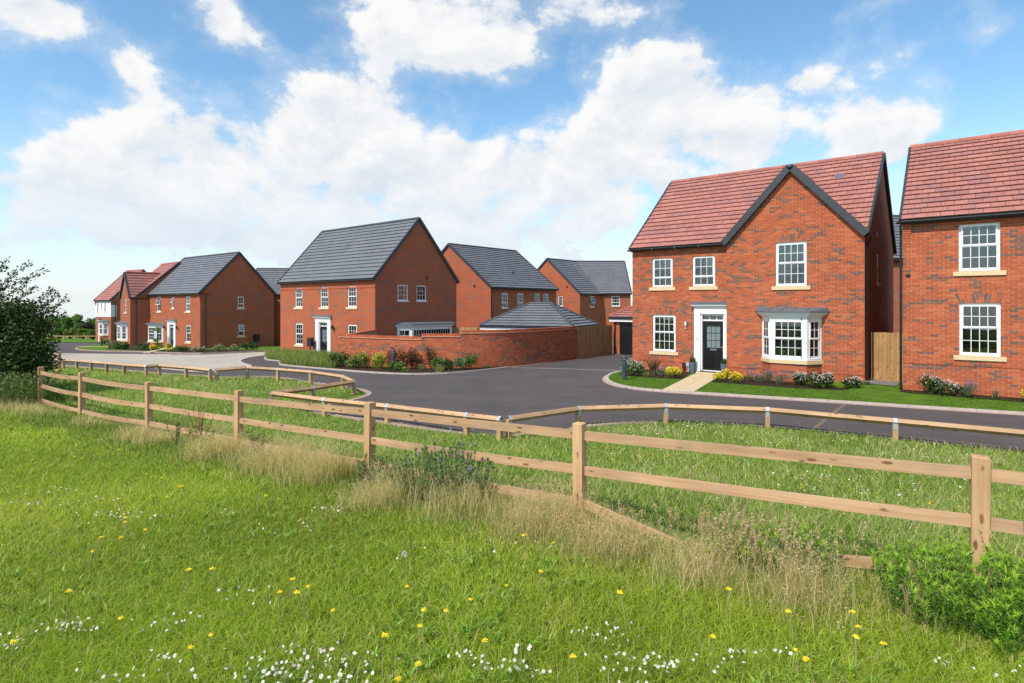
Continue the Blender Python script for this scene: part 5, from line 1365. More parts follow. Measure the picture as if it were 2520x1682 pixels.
# ------------------------------------------------------------------ meadow grass
def scatter(n, y0, y1, m=1.0, xr=None):
    y = y0 * (y1 / y0) ** NR.uniform(0, 1, n); x = NR.uniform(-1, 1, n) * (.93 * y + m); return x, y
MEADOW = list(EDGE) + [(-40, 44), (-60, 44), (-60, -4), (16, -4), (13.6, 8.0)]
def meadow():
    # short green turf on the camera's side of the fence
    x, y = scatter(520000, 2.3, 17, 2.6); z, t, s = gnp(x, y); keep = (s > .25 + .6 * (vnoise(x, y, 1.3, 5) - .5)) & (x > -16); x, y, z, s = x[keep], y[keep], z[keep], s[keep]; n = len(x)
    p1 = vnoise(x, y, .9, 1); p2 = vnoise(x, y, 3.1, 2); p3 = vnoise(x, y, .35, 3); k = y
    h = (.022 + .042 * NR.uniform(0, 1, n)) * (.6 + .9 * p1) * np.interp(k, [2, 12], [1, 1.35]); w = (.0019 + .00085 * k) * NR.uniform(.6, 1.2, n)
    g1, g2, g3, dry = A_((.32, .42, .028)), A_((.49, .55, .06)), A_((.56, .60, .16)), A_((.68, .58, .28))
    a = np.clip(p2 * .6 + p3 * .9 - .3 + NR.uniform(-.25, .25, n), 0, 1)[:, None]; c = g1 * (1 - a) + g2 * a
    q = (NR.uniform(0, 1, n) < .10)[:, None]; c = np.where(q, g3, c); q = (NR.uniform(0, 1, n) < .02 + .13 * np.clip(p3 - .45, 0, 1) + .3 * np.clip(1.4 - s, 0, 1))[:, None]; c = np.where(q, dry, c)
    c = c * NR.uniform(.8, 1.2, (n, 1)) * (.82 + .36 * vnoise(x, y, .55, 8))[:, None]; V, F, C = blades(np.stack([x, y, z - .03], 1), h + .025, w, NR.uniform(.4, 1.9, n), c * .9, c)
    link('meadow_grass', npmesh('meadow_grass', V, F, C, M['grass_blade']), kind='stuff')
    # rougher, paler grass between the fence and the road
    x, y = scatter(520000, 4.5, 34, 5); z, t, s = gnp(x, y); keep = (s < .1) & inpoly(x, y, MEADOW); x, y, z, s = x[keep], y[keep], z[keep], s[keep]; n = len(x)
    p1 = vnoise(x, y, .8, 11); p2 = vnoise(x, y, 2.3, 12); p3 = vnoise(x, y, .28, 13)
    h = (.028 + .07 * NR.uniform(0, 1, n) ** 2) * (.6 + .9 * p1); w = (.0020 + .00072 * y) * NR.uniform(.6, 1.2, n)
    g1, g2, g3, dry = A_((.25, .41, .045)), A_((.39, .52, .09)), A_((.52, .54, .18)), A_((.74, .62, .36))
    a = np.clip(p2 * .8 + NR.uniform(-.2, .4, n), 0, 1)[:, None]; c = g1 * (1 - a) + g2 * a
    dr = .11 + .36 * np.clip(p3 * .7 + p1 * .5 - .32, 0, 1); q = (NR.uniform(0, 1, n) < dr)[:, None]; c = np.where(q, np.where((NR.uniform(0, 1, n) < .5)[:, None], g3, dry), c)
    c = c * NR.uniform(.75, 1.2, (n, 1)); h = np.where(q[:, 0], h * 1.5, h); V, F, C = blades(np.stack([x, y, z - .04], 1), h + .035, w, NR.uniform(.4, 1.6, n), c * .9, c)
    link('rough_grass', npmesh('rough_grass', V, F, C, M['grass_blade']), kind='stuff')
meadow()
def tall_grass():
    # bleached seeding grass along the fence, in clumps
    clumps = [(12.0, .35, .6, .9), (11.3, .4, .35, .7), (9.3, .5, .7, 1.1), (7.7, .55, .8, 1.3), (6.7, .7, .5, .9), (5.25, 1.0, .5, 1.0), (4.3, .85, .5, .6), (3.35, .75, .6, 1.4), (2.6, .85, .45, 1.2), (1.75, .9, .45, .8), (1.05, .95, .40, .9), (14.4, .3, .6, .3),
              (17.5, .5, 1.6, .2), (19.8, .9, 1.6, .3), (21.5, 1.0, 1.5, .35), (.35, .6, .35, .45)]
    P = []
    for (t0, s0, r, k) in clumps:
        n = int(2700 * k * r); tt = t0 + NR.normal(0, r * .42, n); ss = s0 + np.abs(NR.normal(0, .30, n)) * NR.choice([-1, 1.0], n) * .9; q = np.stack([FA[0] + FD[0] * tt + FN[0] * ss, FA[1] + FD[1] * tt + FN[1] * ss], 1); P.append(q)
    P = np.concatenate(P); x, y = P[:, 0], P[:, 1]; k = y > 2.6; x, y = x[k], y[k]; z, t, s = gnp(x, y); n = len(x)
    hump = np.clip(1.15 - np.abs(s - .5) * .6, .35, 1); h = (.13 + .37 * NR.uniform(0, 1, n) ** .8) * np.where(t > 11, .75, 1) * hump * (.7 + .6 * vnoise(x, y, 1.7, 21)); w = (.0013 + .00055 * y) * NR.uniform(.7, 1.3, n)
    h = h * np.clip(.35 + (s - .02) * 1.3, .35, 1); st1, st2, gr = A_((.84, .64, .37)), A_((.70, .50, .28)), A_((.40, .46, .14)); a = NR.uniform(0, 1, (n, 1)); c = st1 * a + st2 * (1 - a); q = (NR.uniform(0, 1, n) < .20)[:, None]; c = np.where(q, gr, c)
    foot = np.where(NR.uniform(0, 1, (n, 1)) < .5, A_((.16, .20, .05)), c * .7)
    V1 = blades(np.stack([x, y, z - .03], 1), h, w, NR.uniform(.1, .95, n), foot * 1.3, c, bend=.7)
    # loose seed heads
    m = NR.choice(n, n // 4, replace=False); hp = np.stack([x[m], y[m], z[m] + h[m] * .92], 1); parts = [V1]; cen = np.repeat(hp, 7, 0) + NR.normal(0, 1, (len(hp) * 7, 3)) * A_((.018, .018, .035))
    parts.append(leaves(cen, .004 + .0003 * cen[:, 1].mean(), [(.74, .56, .36), (.62, .45, .28), (.66, .48, .33)], 2.2, 0))
    # green undergrowth between the stems
    tt = NR.uniform(-2, 22, 26000); ss = NR.normal(.35, .5, 26000); xx = FA[0] + FD[0] * tt + FN[0] * ss; yy = FA[1] + FD[1] * tt + FN[1] * ss; kk = yy > 2.6; xx, yy = xx[kk], yy[kk]; zz, _, _ = gnp(xx, yy); n = len(xx)
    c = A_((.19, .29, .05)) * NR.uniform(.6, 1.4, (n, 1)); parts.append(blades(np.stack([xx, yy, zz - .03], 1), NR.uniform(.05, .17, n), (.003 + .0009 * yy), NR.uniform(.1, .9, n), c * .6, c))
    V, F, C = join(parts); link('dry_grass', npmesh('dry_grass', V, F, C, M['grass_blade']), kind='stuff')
    # plume grass by the fence: thick soft heads
    q = []; hd = []
    for i in range(95):
        t_ = R.gauss(1.55, .36); s_ = R.gauss(.5, .2); X, Y = st(t_, s_); Z = ground(X, Y); hh = R.uniform(.26, .5); ln = R.uniform(-.25, .35); dx = ln * hh; q.append((X, Y, Z, hh, dx))
        for k in range(26):
            f = k / 25.0; zz = Z + hh * (.72 + .30 * f) - abs(ln) * f * f * .05; hd.append((X + dx * (.8 + .35 * f), Y + R.gauss(0, .003), zz))
    q = A_(q); n = len(q); dirs = np.where(q[:, 4] > 0, 0.0, PI)
    c = np.tile(A_((.42, .36, .17)), (n, 1)); parts = [blades(q[:, :3], q[:, 3], np.full(n, .005), np.abs(q[:, 4]) / q[:, 3], c * .8, c, dirs=dirs)]
    hd = A_(hd) + NR.normal(0, .0035, (len(hd), 3)); parts.append(leaves(hd, .012, [(.60, .47, .29), (.52, .38, .23), (.62, .46, .33)], 2.6, 1.2))
    V, F, C = join(parts); link('plume_grass', npmesh('plume_grass', V, F, C, M['grass_blade']), kind='stuff')
tall_grass()
def lawn_blades():
    # nap of short blades on the mown front lawns
    poly = [tuple(p) for p in KA] + [(21, 12.5), (19.5, 14.2), (12.8, 17.6), (12.2, 18.3), (11.6, 18.8), (10.4, 18.4), (9.2, 18.9), (8.0, 19.65), (6.8, 20.6), (6.2, 21.1), (5.2, 21.6), (4.5, 22.2)]
    x = NR.uniform(3.3, 20, 60000); y = NR.uniform(11.5, 24.5, 60000); k = inpoly(x, y, poly) & ~inpoly(x, y, [(4.75, 18.5), (5.7, 18.1), (8.3, 22.9), (7.5, 23.45)]); x, y = x[k], y[k]; n = len(x); z = A_([lawnz(a, b) for a, b in zip(x, y)]) + .045
    c = A_((.10, .20, .018)) * NR.uniform(.7, 1.4, (n, 1)); V, F, C = blades(np.stack([x, y, z], 1), NR.uniform(.02, .05, n), np.full(n, .016), NR.uniform(.2, 1.2, n), c * .7, c)
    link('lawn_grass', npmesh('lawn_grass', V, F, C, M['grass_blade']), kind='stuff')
    # long unmown grass on the verge before the middle house
    x = NR.uniform(-16.5, -6.5, 26000); y = NR.uniform(26, 42, 26000); poly = [tuple(p) for p in KB] + [(-.3, 27.3), (-8.6, 28.9), (-9.3, 34.5), (-16.6, 42.4)]
    k = inpoly(x, y, poly) & (x < -8.2); x, y = x[k], y[k]; n = len(x); z = -.037 * (y - 22); c = np.where(NR.uniform(0, 1, (n, 1)) < .3, A_((.46, .40, .17)), A_((.20, .30, .05))) * NR.uniform(.7, 1.3, (n, 1))
    V, F, C = blades(np.stack([x, y, z], 1), NR.uniform(.2, .62, n), np.full(n, .024), NR.uniform(.1, .7, n), c * .6, c); link('verge_grass', npmesh('verge_grass', V, F, C, M['grass_blade']), kind='stuff')
lawn_blades()

# ------------------------------------------------------------------ meadow flowers
def discs(P, r, petal, eye, tiltmax=.5):
    """daisy heads: an 8-sided disc with a raised eye"""
    n = len(P); V = []; F = []; C = []
    N = NR.normal(size=(n, 3)) * tiltmax; N[:, 2] = 1; N[:, 1] -= .3; N /= np.linalg.norm(N, axis=1)[:, None]; A = np.cross(N, [0, 1, 0.01]); A /= np.linalg.norm(A, axis=1)[:, None]; B = np.cross(N, A)
    ang = np.arange(10) * 2 * PI / 10; rr = (r * NR.uniform(.7, 1.2, n))[:, None, None]
    rim = np.where(np.arange(10) % 2 == 0, 1.0, .80)
    ring = P[:, None, :] + rr * rim[None, :, None] * (A[:, None, :] * np.cos(ang)[None, :, None] + B[:, None, :] * np.sin(ang)[None, :, None]) + N[:, None, :] * rr * .18
    eyer = P[:, None, :] + rr * .33 * (A[:, None, :] * np.cos(ang[::2])[None, :, None] + B[:, None, :] * np.sin(ang[::2])[None, :, None]) + N[:, None, :] * rr * .16
    V = np.concatenate([P[:, None, :], ring, eyer, P[:, None, :] + N[:, None, :] * rr * .34], 1).reshape(-1, 3); i = np.arange(n)[:, None] * 17
    F = [i + A_([[0, 1 + k, 1 + (k + 1) % 10]]) for k in range(10)] + [i + A_([[16, 11 + k, 11 + (k + 1) % 5]]) for k in range(5)]; F = np.concatenate(F, 0)
    pc = A_(petal)[NR.integers(0, len(petal), n)]; C = np.concatenate([np.repeat(pc[:, None, :], 11, 1), np.tile(A_(eye), (n, 6, 1))], 1).reshape(-1, 3); return V, F, C
DAISY = [(-1.11, 3.18, 75, .42), (-2.73, 3.56, 44, .22), (-2.13, 3.6, 20, .22), (-3.94, 5.73, 30, .35), (-4.56, 6.31, 22, .4), (-2.9, 3.35, 14, .14), (-2.03, 3.05, 16, .2), (-1.97, 3.17, 12, .15), (-2.0, 3.97, 7, .2), (-1.75, 4.0, 9, .3), (-3.4, 5.59, 8, .2), (-2.87, 5.8, 9, .2), (-1.84, 5.82, 14, .25), (-2.03, 5.36, 9, .3), (-5.32, 6.78, 9, .25), (-5.3, 6.28, 14, .3), (-.07, 3.11, 24, .16), (.07, 3.07, 16, .12), (.63, 3.12, 34, .24), (.85, 3.12, 22, .2), (.46, 3.46, 12, .14), (.62, 3.5, 14, .16), (.65, 3.37, 8, .12), (.03, 3.29, 7, .1), (-.26, 3.22, 7, .12), (1.27, 3.22, 12, .16), (1.12, 3.13, 6, .15), (1.42, 3.27, 6, .12), (2.37, 3.15, 5, .1), (2.66, 3.07, 10, .14), (-.6, 4.6, 10, .5), (.2, 4.9, 8, .3), (-1.3, 3.02, 60, .3), (-.9, 3.0, 40, .22)]
def flowers():
    P = []
    for (x, y, n, r) in DAISY:
        for _ in range(int(n * 1.05)): P.append((x + R.gauss(0, r * .55), y + R.gauss(0, r * .26)))
    P = A_(P); z, _, _ = gnp(P[:, 0], P[:, 1]); n = len(P); h = NR.uniform(.075, .12, n); H = np.stack([P[:, 0], P[:, 1], z + h], 1)
    parts = [discs(H, .0100, [(.64, .63, .60), (.62, .55, .55), (.70, .70, .66)], (.72, .50, .06), .75)]
    c = np.tile(A_((.12, .20, .04)), (n, 1)); parts.append(blades(np.stack([P[:, 0], P[:, 1], z], 1), h, np.full(n, .003), np.full(n, .01), c, c))
    V, F, C = join(parts); link('daisies', npmesh('daisies', V, F, C, M['petal']), kind='stuff')
    # flat white heads (yarrow) and small yellow trefoil in the rough strip
    P = []
    for (x, y, n, r) in [(1.98, 12.05, 60, .7), (2.4, 11.8, 40, .5), (3.33, 12.28, 30, .5), (3.9, 12.6, 30, .5), (3.52, 10.74, 12, .4), (4.36, 10.43, 14, .5), (4.61, 9.91, 14, .5), (6.88, 9.4, 26, .4), (4.1, 7.47, 22, .6), (3.89, 7.91, 14, .4), (4.38, 6.72, 6, .3), (5.82, 7.64, 5, .5), (-10.96, 18.88, 10, .5), (-9.66, 18.92, 22, .5), (-7.64, 17.08, 30, .6), (-7.01, 19.26, 26, .5), (-1.13, 11.5, 8, .4), (1.6, 9.4, 14, 1.2), (-3, 11.2, 14, 1.2), (6.0, 11.0, 20, .9), (-6, 13.4, 12, 1.1), (2.6, 6.4, 8, .7), (5.4, 8.8, 14, .8)]:
        for _ in range(n): P.append((x + R.gauss(0, r), y + R.gauss(0, r * .6)))
    P = A_(P); z, _, s = gnp(P[:, 0], P[:, 1]); k = s < -.2; P, z = P[k], z[k]; n = len(P); H = np.stack([P[:, 0], P[:, 1], z + NR.uniform(.10, .2, n)], 1)
    sel = NR.uniform(0, 1, n) < .6; parts = [discs(H[sel], .012, [(.72, .73, .68)], (.66, .64, .55), .25)]
    P = []
    for (x, y, n, r) in [(3.2, 9.6, 90, 1.0), (3.9, 7.7, 70, .7), (2.4, 9.4, 60, .9), (5.3, 6.4, 50, .9), (1.4, 8.8, 60, 1.0), (6.6, 7.4, 40, 1.2), (0, 10, 40, 1.0), (-2, 10.8, 30, 1.0)]:
        for _ in range(n): P.append((x + R.gauss(0, r), y + R.gauss(0, r * .7)))
    P = A_(P); z, _, s = gnp(P[:, 0], P[:, 1]); k = s < -.2; P, z = P[k], z[k]; n = len(P); H = np.stack([P[:, 0], P[:, 1], z + NR.uniform(.06, .14, n)], 1)
    V, F, C = join(parts); link('yarrow_flowers', npmesh('yarrow_flowers', V, F, C, M['petal']), kind='stuff')
    V, F, C = discs(H, .012, [(.62, .40, .03), (.55, .33, .03)], (.55, .33, .03)); link('trefoil_flowers', npmesh('trefoil_flowers', V, F, C, M['petal']), kind='stuff')
    # broad-leaved rosettes (dandelion and plantain leaves)
    x, y = scatter(2600, 2.6, 12, .5); _, _, s = gnp(x, y); k = (s > .5) & (vnoise(x, y, .8, 31) + .3 * vnoise(x, y, 2.5, 33) > .62); P = np.stack([x[k], y[k]], 1)
    Pn = np.repeat(A_(P), 9, 0); z, _, _ = gnp(Pn[:, 0], Pn[:, 1]); n = len(Pn); c = A_((.27, .43, .06)) * NR.uniform(.5, 1.5, (n, 1))
    V, F, C = blades(np.stack([Pn[:, 0] + NR.normal(0, .01, n), Pn[:, 1], z - .01], 1), NR.uniform(.03, .085, n), NR.uniform(.007, .014, n), NR.uniform(.5, 1.6, n), c * .7, c); link('broad_leaves', npmesh('broad_leaves', V, F, C, M['leaf']), kind='stuff')
    # spent brown flower stalks leaning through the turf
    x, y = scatter(900, 2.5, 10, .4); z, t, s = gnp(x, y); k = (s > .5) & (vnoise(x, y, .8, 31) > .38); x, y, z = x[k], y[k], z[k]; n = len(x)
    c = A_([(.62, .46, .28), (.52, .34, .20), (.45, .40, .16)])[NR.integers(0, 3, n)]
    V, F, C = blades(np.stack([x, y, z], 1), NR.uniform(.06, .15, n), np.full(n, .0045), NR.uniform(.3, 1.6, n), c, c, bend=.2); link('spent_stalks', npmesh('spent_stalks', V, F, C, M['grass_blade']), kind='stuff')
flowers()
DAND = [(-6.79, 8.25), (-6.2, 7.85), (-6.16, 8.22), (-5.97, 8.05), (-5.57, 7.91), (-5.94, 8.78), (-6.49, 7.43), (-5.48, 6.47), (-3.89, 5.36), (-3.55, 5.32), (-3.46, 5.27), (-3.11, 4.95), (-3.26, 4.89), (-3.35, 4.6), (-3.44, 4.77), (-3.57, 6.28), (-3.68, 6.53), (-3.63, 6.05), (-4.43, 7.06), (-4.11, 6.82), (-2.44, 6.03), (-2.52, 6.06), (-2.1, 4.18), (-2.26, 4.03), (-1.53, 3.99), (-1.4, 3.91), (-1.34, 3.77), (-1.51, 3.75), (-1.12, 3.58), (-1.73, 3.3), (-1.74, 3.19), (-2.86, 3.74), (-7.35, 9.19), (-6.72, 8.92), (-2.3, 3.5), (-2.7, 3.13), (-.69, 3.92), (-.57, 3.54), (-.37, 3.51), (-.71, 3.19), (-.5, 2.96), (-.01, 3.99), (-.26, 3.77), (.19, 4.1), (-.15, 3.27), (.35, 3.03), (.72, 3.66), (.1, 4.73), (.32, 4.77), (-.56, 2.91), (-.5, 3.35), (2.06, 3.53), (2.03, 3.45), (1.92, 3.25), (1.97, 3.19), (1.12, 3.25), (1.58, 3.2), (1.57, 3.0), (1.74, 3.54), (1.41, 3.81)]
def dandelions():
    prot = []
    for v in range(4):
        h = .15 + .015 * v; lx = (.02, -.035, .05, -.01)[v]; tip = (lx, -.01, h); mb = MB(col=(.42, .36, .16)); mb.tube([(0, 0, -.02), (lx * .3, 0, h * .5), tip], [.003, .0028, .0025], 5); s = mb.mesh('stalk', M['leaf'])
        n = 46; a = NR.uniform(0, 2 * PI, n); r = NR.uniform(.25, 1, n); P = np.stack([tip[0] + np.cos(a) * r * .0128, tip[1] + np.sin(a) * r * .0128, np.full(n, h) + .007 * (1 - r)], 1)
        V, F, C = leaves(P, .0085, [(.88, .70, .03), (.84, .60, .02), (.90, .76, .06)], 2.2, 1.0); prot.append((s, npmesh('flower_head', V, F, C, M['petal'])))
    for i, (x, y) in enumerate(DAND):
        t_ = empty('dandelion', (x, y, ground(x, y)), R.uniform(0, 6.28), 'yellow dandelion flower on a thin stalk in the foreground meadow grass', 'dandelion', 'dandelions in the meadow grass'); s, f = prot[i % 4]; t_.scale = [R.uniform(.85, 1.2)] * 3
        link('stalk', s, t_); link('flower_head', f, t_)
    c = empty('dandelion_clock', (-.82, 4.42, ground(-.82, 4.42)), 0, 'round white dandelion clock standing in the middle of the meadow grass', 'dandelion'); mb = MB(col=(.36, .27, .13)); mb.tube([(0, 0, -.02), (0, 0, .17)], .003, 5); mb.build('stalk', M['leaf'], c)
    d = NR.normal(size=(150, 3)); d /= np.linalg.norm(d, axis=1)[:, None]; V, F, C = leaves(d * .021 + A_((0, 0, .18)), .006, [(.66, .64, .60)], 1.2, 0); link('seed_head', npmesh('seed_head', V, F, C, M['petal']), c)
dandelions()

# ------------------------------------------------------------------ shrubs and garden plants
GREENS = dict(dark=[(.030, .075, .016), (.05, .105, .02), (.075, .14, .03), (.02, .05, .012)], mid=[(.075, .16, .025), (.11, .22, .035), (.16, .28, .05), (.05, .11, .02)], olive=[(.10, .125, .035), (.14, .17, .05), (.07, .09, .03), (.18, .17, .06)],
              grey=[(.13, .20, .10), (.18, .25, .13), (.10, .15, .08), (.22, .28, .16)], fresh=[(.11, .26, .018), (.16, .33, .025), (.21, .39, .035), (.08, .19, .014)], red=[(.20, .055, .035), (.13, .07, .03), (.10, .11, .035), (.27, .09, .05)], thistle=[(.10, .20, .06), (.15, .26, .09), (.08, .15, .05), (.20, .30, .12)], lime=[(.22, .30, .03), (.30, .34, .04), (.14, .22, .03)], bronze=[(.16, .095, .055), (.22, .14, .08), (.11, .08, .045)])
def shrub(name, label, cat, x, y, w, h, pal, n=700, leaf=.04, fl=None, nf=0, fsize=.03, spike=False, group=None, dz=.05, dep=.8, flat_top=.0, zb=None):
    z = (max(ground(x, y), lawnz(x, y)) if x > 10 else ground(x, y)) + dz; root = empty(name, (x, y, z), 0, label, cat, group); hw = w / 2; bl = []
    k = max(3, int(w * 5))
    for i in range(k):
        u = R.uniform(-1, 1); bl.append((u * hw * .62, R.uniform(-1, 1) * hw * dep * .5, h * (.48 + R.uniform(-.12, .12)) * (1 - .25 * u * u), hw * R.uniform(.36, .55), hw * dep * R.uniform(.36, .55), h * R.uniform(.34, .46)))
    P = blobpts(bl, n, .45); P = P[P[:, 2] > -.02]
    cloud('foliage', [leaves(P, leaf, GREENS[pal])], root)
    mb = MB(col=(.09, .06, .04)) 
    for i in range(6): a = R.uniform(0, 6.28); mb.tube([(0, 0, -.05), (math.cos(a) * hw * .25, math.sin(a) * hw * .2, h * .35), (math.cos(a) * hw * .55, math.sin(a) * hw * .4, h * .75)], [.009, .006, .003], 5)
    mb.build('stems', M['bark'], root, kind='stuff')
    if nf:
        Q = blobpts(bl, nf * 5, .12); Q = Q[(Q[:, 2] > h * .3)]; Q = Q[np.argsort(-(Q[:, 2] - .5 * Q[:, 1]) + NR.normal(0, h * .28, len(Q)))][:nf]
        Q = Q + A_((0, -.01, .015))
        if spike:
            S_ = np.repeat(Q, 7, 0); S_[:, 2] += np.tile(np.linspace(0, fsize * 5, 7), len(Q)); S_ += NR.normal(0, .006, S_.shape); cloud('flowers', [leaves(S_, fsize * .55, fl, 1.3, 0)], root, 'petal')
            V = blades(Q - A_((0, 0, h * .3)), np.full(len(Q), h * .45), np.full(len(Q), .006), NR.uniform(0, .2, len(Q)), np.tile(A_((.10, .14, .07)), (len(Q), 1)), np.tile(A_((.13, .16, .10)), (len(Q), 1))); cloud('flower_stalks', [V], root)
        else:
            S_ = np.repeat(Q, 5, 0) + NR.normal(0, fsize * .42, (len(Q) * 5, 3)); cloud('flowers', [leaves(S_, fsize, fl, 1.2, 1.2)], root, 'petal')
    return root
PINKW = [(.74, .66, .64), (.70, .56, .55), (.76, .72, .70)]; YEL = [(.78, .66, .04), (.82, .74, .08), (.70, .55, .02)]; LAV = [(.30, .17, .42), (.36, .24, .50), (.22, .14, .30)]
shrub('flowering_shrub', 'white-flowered shrub behind the bollard on the lawn corner', 'shrub', 4.62, 22.35, 1.05, .66, 'mid', 1300, .045, PINKW, 150, .030)
def sword_plant(name, label, x, y, w, h, n, pal, z=None):
    root = empty(name, (x, y, ground(x, y) + .05), 0, label, 'plant'); P = NR.normal(0, .04, (n, 3)); P[:, 2] = 0; c = A_(GREENS[pal])[NR.integers(0, 3, n)]; ang = NR.uniform(0, 2 * PI, n); ln = NR.uniform(.1, 1.1, n)
    cloud('leaves', [blades(P, np.full(n, h) * NR.uniform(.7, 1.1, n), np.full(n, .035), ln * w / h, c, c * 1.1, dirs=ang)], root); mb = MB(); mb.lathe((0, 0, -.05), [(.05, 0), (.06, .06), (.03, .12)], 8, (.12, .09, .05)); mb.build('crown', M['bark'], root)
sword_plant('phormium', 'bronze sword-leaved plant under the left ground-floor window', 5.42, 22.25, .75, .85, 70, 'bronze')
shrub('golden_shrub', 'small golden-green shrub in front of the bronze sword-leaved plant', 'shrub', 5.10, 21.88, .42, .27, 'lime', 380, .022)
shrub('lavender', 'lavender between the bronze plant and the yellow flowers, left of the door', 'lavender', 5.66, 21.85, .60, .42, 'grey', 500, .022, LAV, 60, .020, True)
shrub('yellow_flowers', 'bright yellow flower mound left of the door path', 'flowers', 6.08, 21.62, .80, .46, 'lime', 500, .03, YEL, 260, .040)
shrub('yellow_flowers', 'yellow flower mound right of the path, nearest to it', 'flowers', 7.32, 20.6, .58, .34, 'lime', 300, .028, YEL, 170, .040)
shrub('yellow_flowers', 'small yellow flower mound against the wing wall by the right pot', 'flowers', 7.72, 21.1, .48, .40, 'lime', 240, .028, YEL, 120, .040)
shrub('yellow_flowers', 'yellow flower mound right of the path, beside the lavender row', 'flowers', 7.88, 20.35, .58, .34, 'lime', 300, .028, YEL, 170, .040)
for i, (x, y, w, h, lab) in enumerate([(8.42, 20.35, .75, .40, 'lavender beside the yellow flowers right of the path'), (8.84, 20.12, .60, .44, 'lavender under the left end of the bay window'), (9.20, 19.88, .62, .42, 'lavender left of the white-flowered shrubs below the bay')]):
    shrub('lavender', lab, 'lavender', x, y, w, h, 'grey', 700, .022, LAV, 80, .020, True, 'lavender under the bay window')
shrub('flowering_shrub', 'low white-flowered shrub under the bay window, left of the taller one', 'shrub', 9.62, 19.55, .86, .46, 'dark', 1100, .04, PINKW, 120, .028)
shrub('flowering_shrub', 'tallest white-flowered shrub below the bay window', 'shrub', 10.12, 19.05, .90, .62, 'dark', 1400, .04, PINKW, 150, .028)
shrub('flowering_shrub', 'round white-flowered shrub by the black downpipe', 'shrub', 10.98, 18.80, .70, .46, 'dark', 900, .04, PINKW, 80, .028)
shrub('flowering_shrub', 'broad dark shrub with white flowers at the corner of the nearer house', 'shrub', 12.22, 16.95, 1.15, .60, 'dark', 1500, .04, PINKW, 110, .026)
shrub('flowering_shrub', 'small white-flowered shrub beside the lavender of the nearer house', 'shrub', 12.78, 16.62, .55, .38, 'dark', 600, .036, PINKW, 60, .026)
shrub('lavender', 'purple-flowered lavender against the nearer house wall', 'lavender', 13.0, 16.5, .55, .50, 'grey', 560, .022, LAV, 80, .022, True)
shrub('lavender', 'single small lavender plant under the nearer house window', 'lavender', 13.42, 16.12, .36, .30, 'grey', 240, .02, LAV, 14, .016, True)
shrub('yellow_flowers', 'yellow flower mound at the right picture edge', 'flowers', 14.0, 15.65, .6, .36, 'lime', 260, .028, YEL, 160, .040)
shrub('silver_plant', 'low silvery plant in the gravel before the side gate', 'plant', 11.75, 19.30, .55, .16, 'grey', 420, .022, PINKW, 16, .018)
# the pots at the front door
def pot_plant(label, lx, ly):
    w = Matrix.Translation((5.008, 25.025, 0)) @ Matrix.Rotation(-.671, 4, 'Z') @ Vector((lx, ly, 0)); root = empty('potted_topiary', (w.x, w.y, .0), 0, label, 'plant pot', 'potted topiary balls at the front door')
    mb = MB(); mb.lathe((0, 0, 0), [(.085, 0), (.10, .02), (.145, .46), (.155, .48), (.14, .48), (.13, .45)], 18); mb.build('pot', M['planter_zinc'], root)
    P = blobpts([(0, 0, .55, .12, .12, .13)], 900, .25); cloud('topiary_ball', [leaves(P, .02, GREENS['dark'])], root)
pot_plant('tall zinc pot with a clipped ball left of the black door', 2.76, .18); pot_plant('zinc pot with a clipped ball right of the black door, half hidden', 4.02, .22)
# bed along the garden wall
for a in [('shrub', 'dark round shrub at the left end of the garden wall bed', -8.0, 27.3, 1.3, .75, 'dark', 900, .06, None, 0, .03), ('shrub', 'broad green shrub left of the yellow-flowered one by the wall', -7.2, 26.9, 1.1, .62, 'mid', 800, .06, None, 0, .03),
          ('yellow_flowers', 'tall loose yellow-flowered plant in the wall bed', -6.75, 26.5, .95, .72, 'olive', 800, .045, YEL, 90, .03), ('yellow_flowers', 'compact yellow-flowered shrub left of the bollard', -6.0, 26.3, .95, .74, 'lime', 900, .05, YEL, 80, .035),
          ('shrub', 'low green shrub around the foot of the bollard', -5.1, 25.15, .95, .40, 'mid', 700, .05, None, 0, .03), ('red_leaved_shrub', 'tall red-leaved shrub behind the bollard', -5.35, 26.7, .9, .98, 'red', 700, .06, None, 0, .03),
          ('red_leaved_shrub', 'broad red-leaved shrub right of the bollard', -4.5, 26.1, .95, .90, 'red', 900, .06, None, 0, .03), ('red_leaved_shrub', 'narrow red-leaved shrub standing against the wall', -3.62, 25.95, .60, 1.08, 'red', 600, .055, None, 0, .03),
          ('shrub', 'green shrub right of the red-leaved shrubs', -3.2, 25.2, .85, .55, 'mid', 800, .05, None, 0, .03), ('shrub', 'spreading dark shrub in the middle of the right-hand bed', -2.7, 25.3, .70, .52, 'dark', 650, .05, None, 0, .03),
          ('shrub', 'grey-green shrub near the right end of the bed', -2.2, 25.4, .70, .58, 'grey', 700, .05, None, 0, .03), ('shrub', 'bright green shrub with upright shoots ending the bed', -1.85, 25.9, .78, .66, 'mid', 800, .05, None, 0, .03), ('shrub', 'tiny shrub alone at the wall foot, right of the bed', -1.25, 26.3, .45, .14, 'mid', 140, .035, None, 0, .03)]:
    shrub(a[0], a[1], 'shrub' if 'shrub' in a[0] else 'flowers', a[2], a[3], a[4] * 1.1, a[5] * 1.12, *a[6:9], *a[9:12])
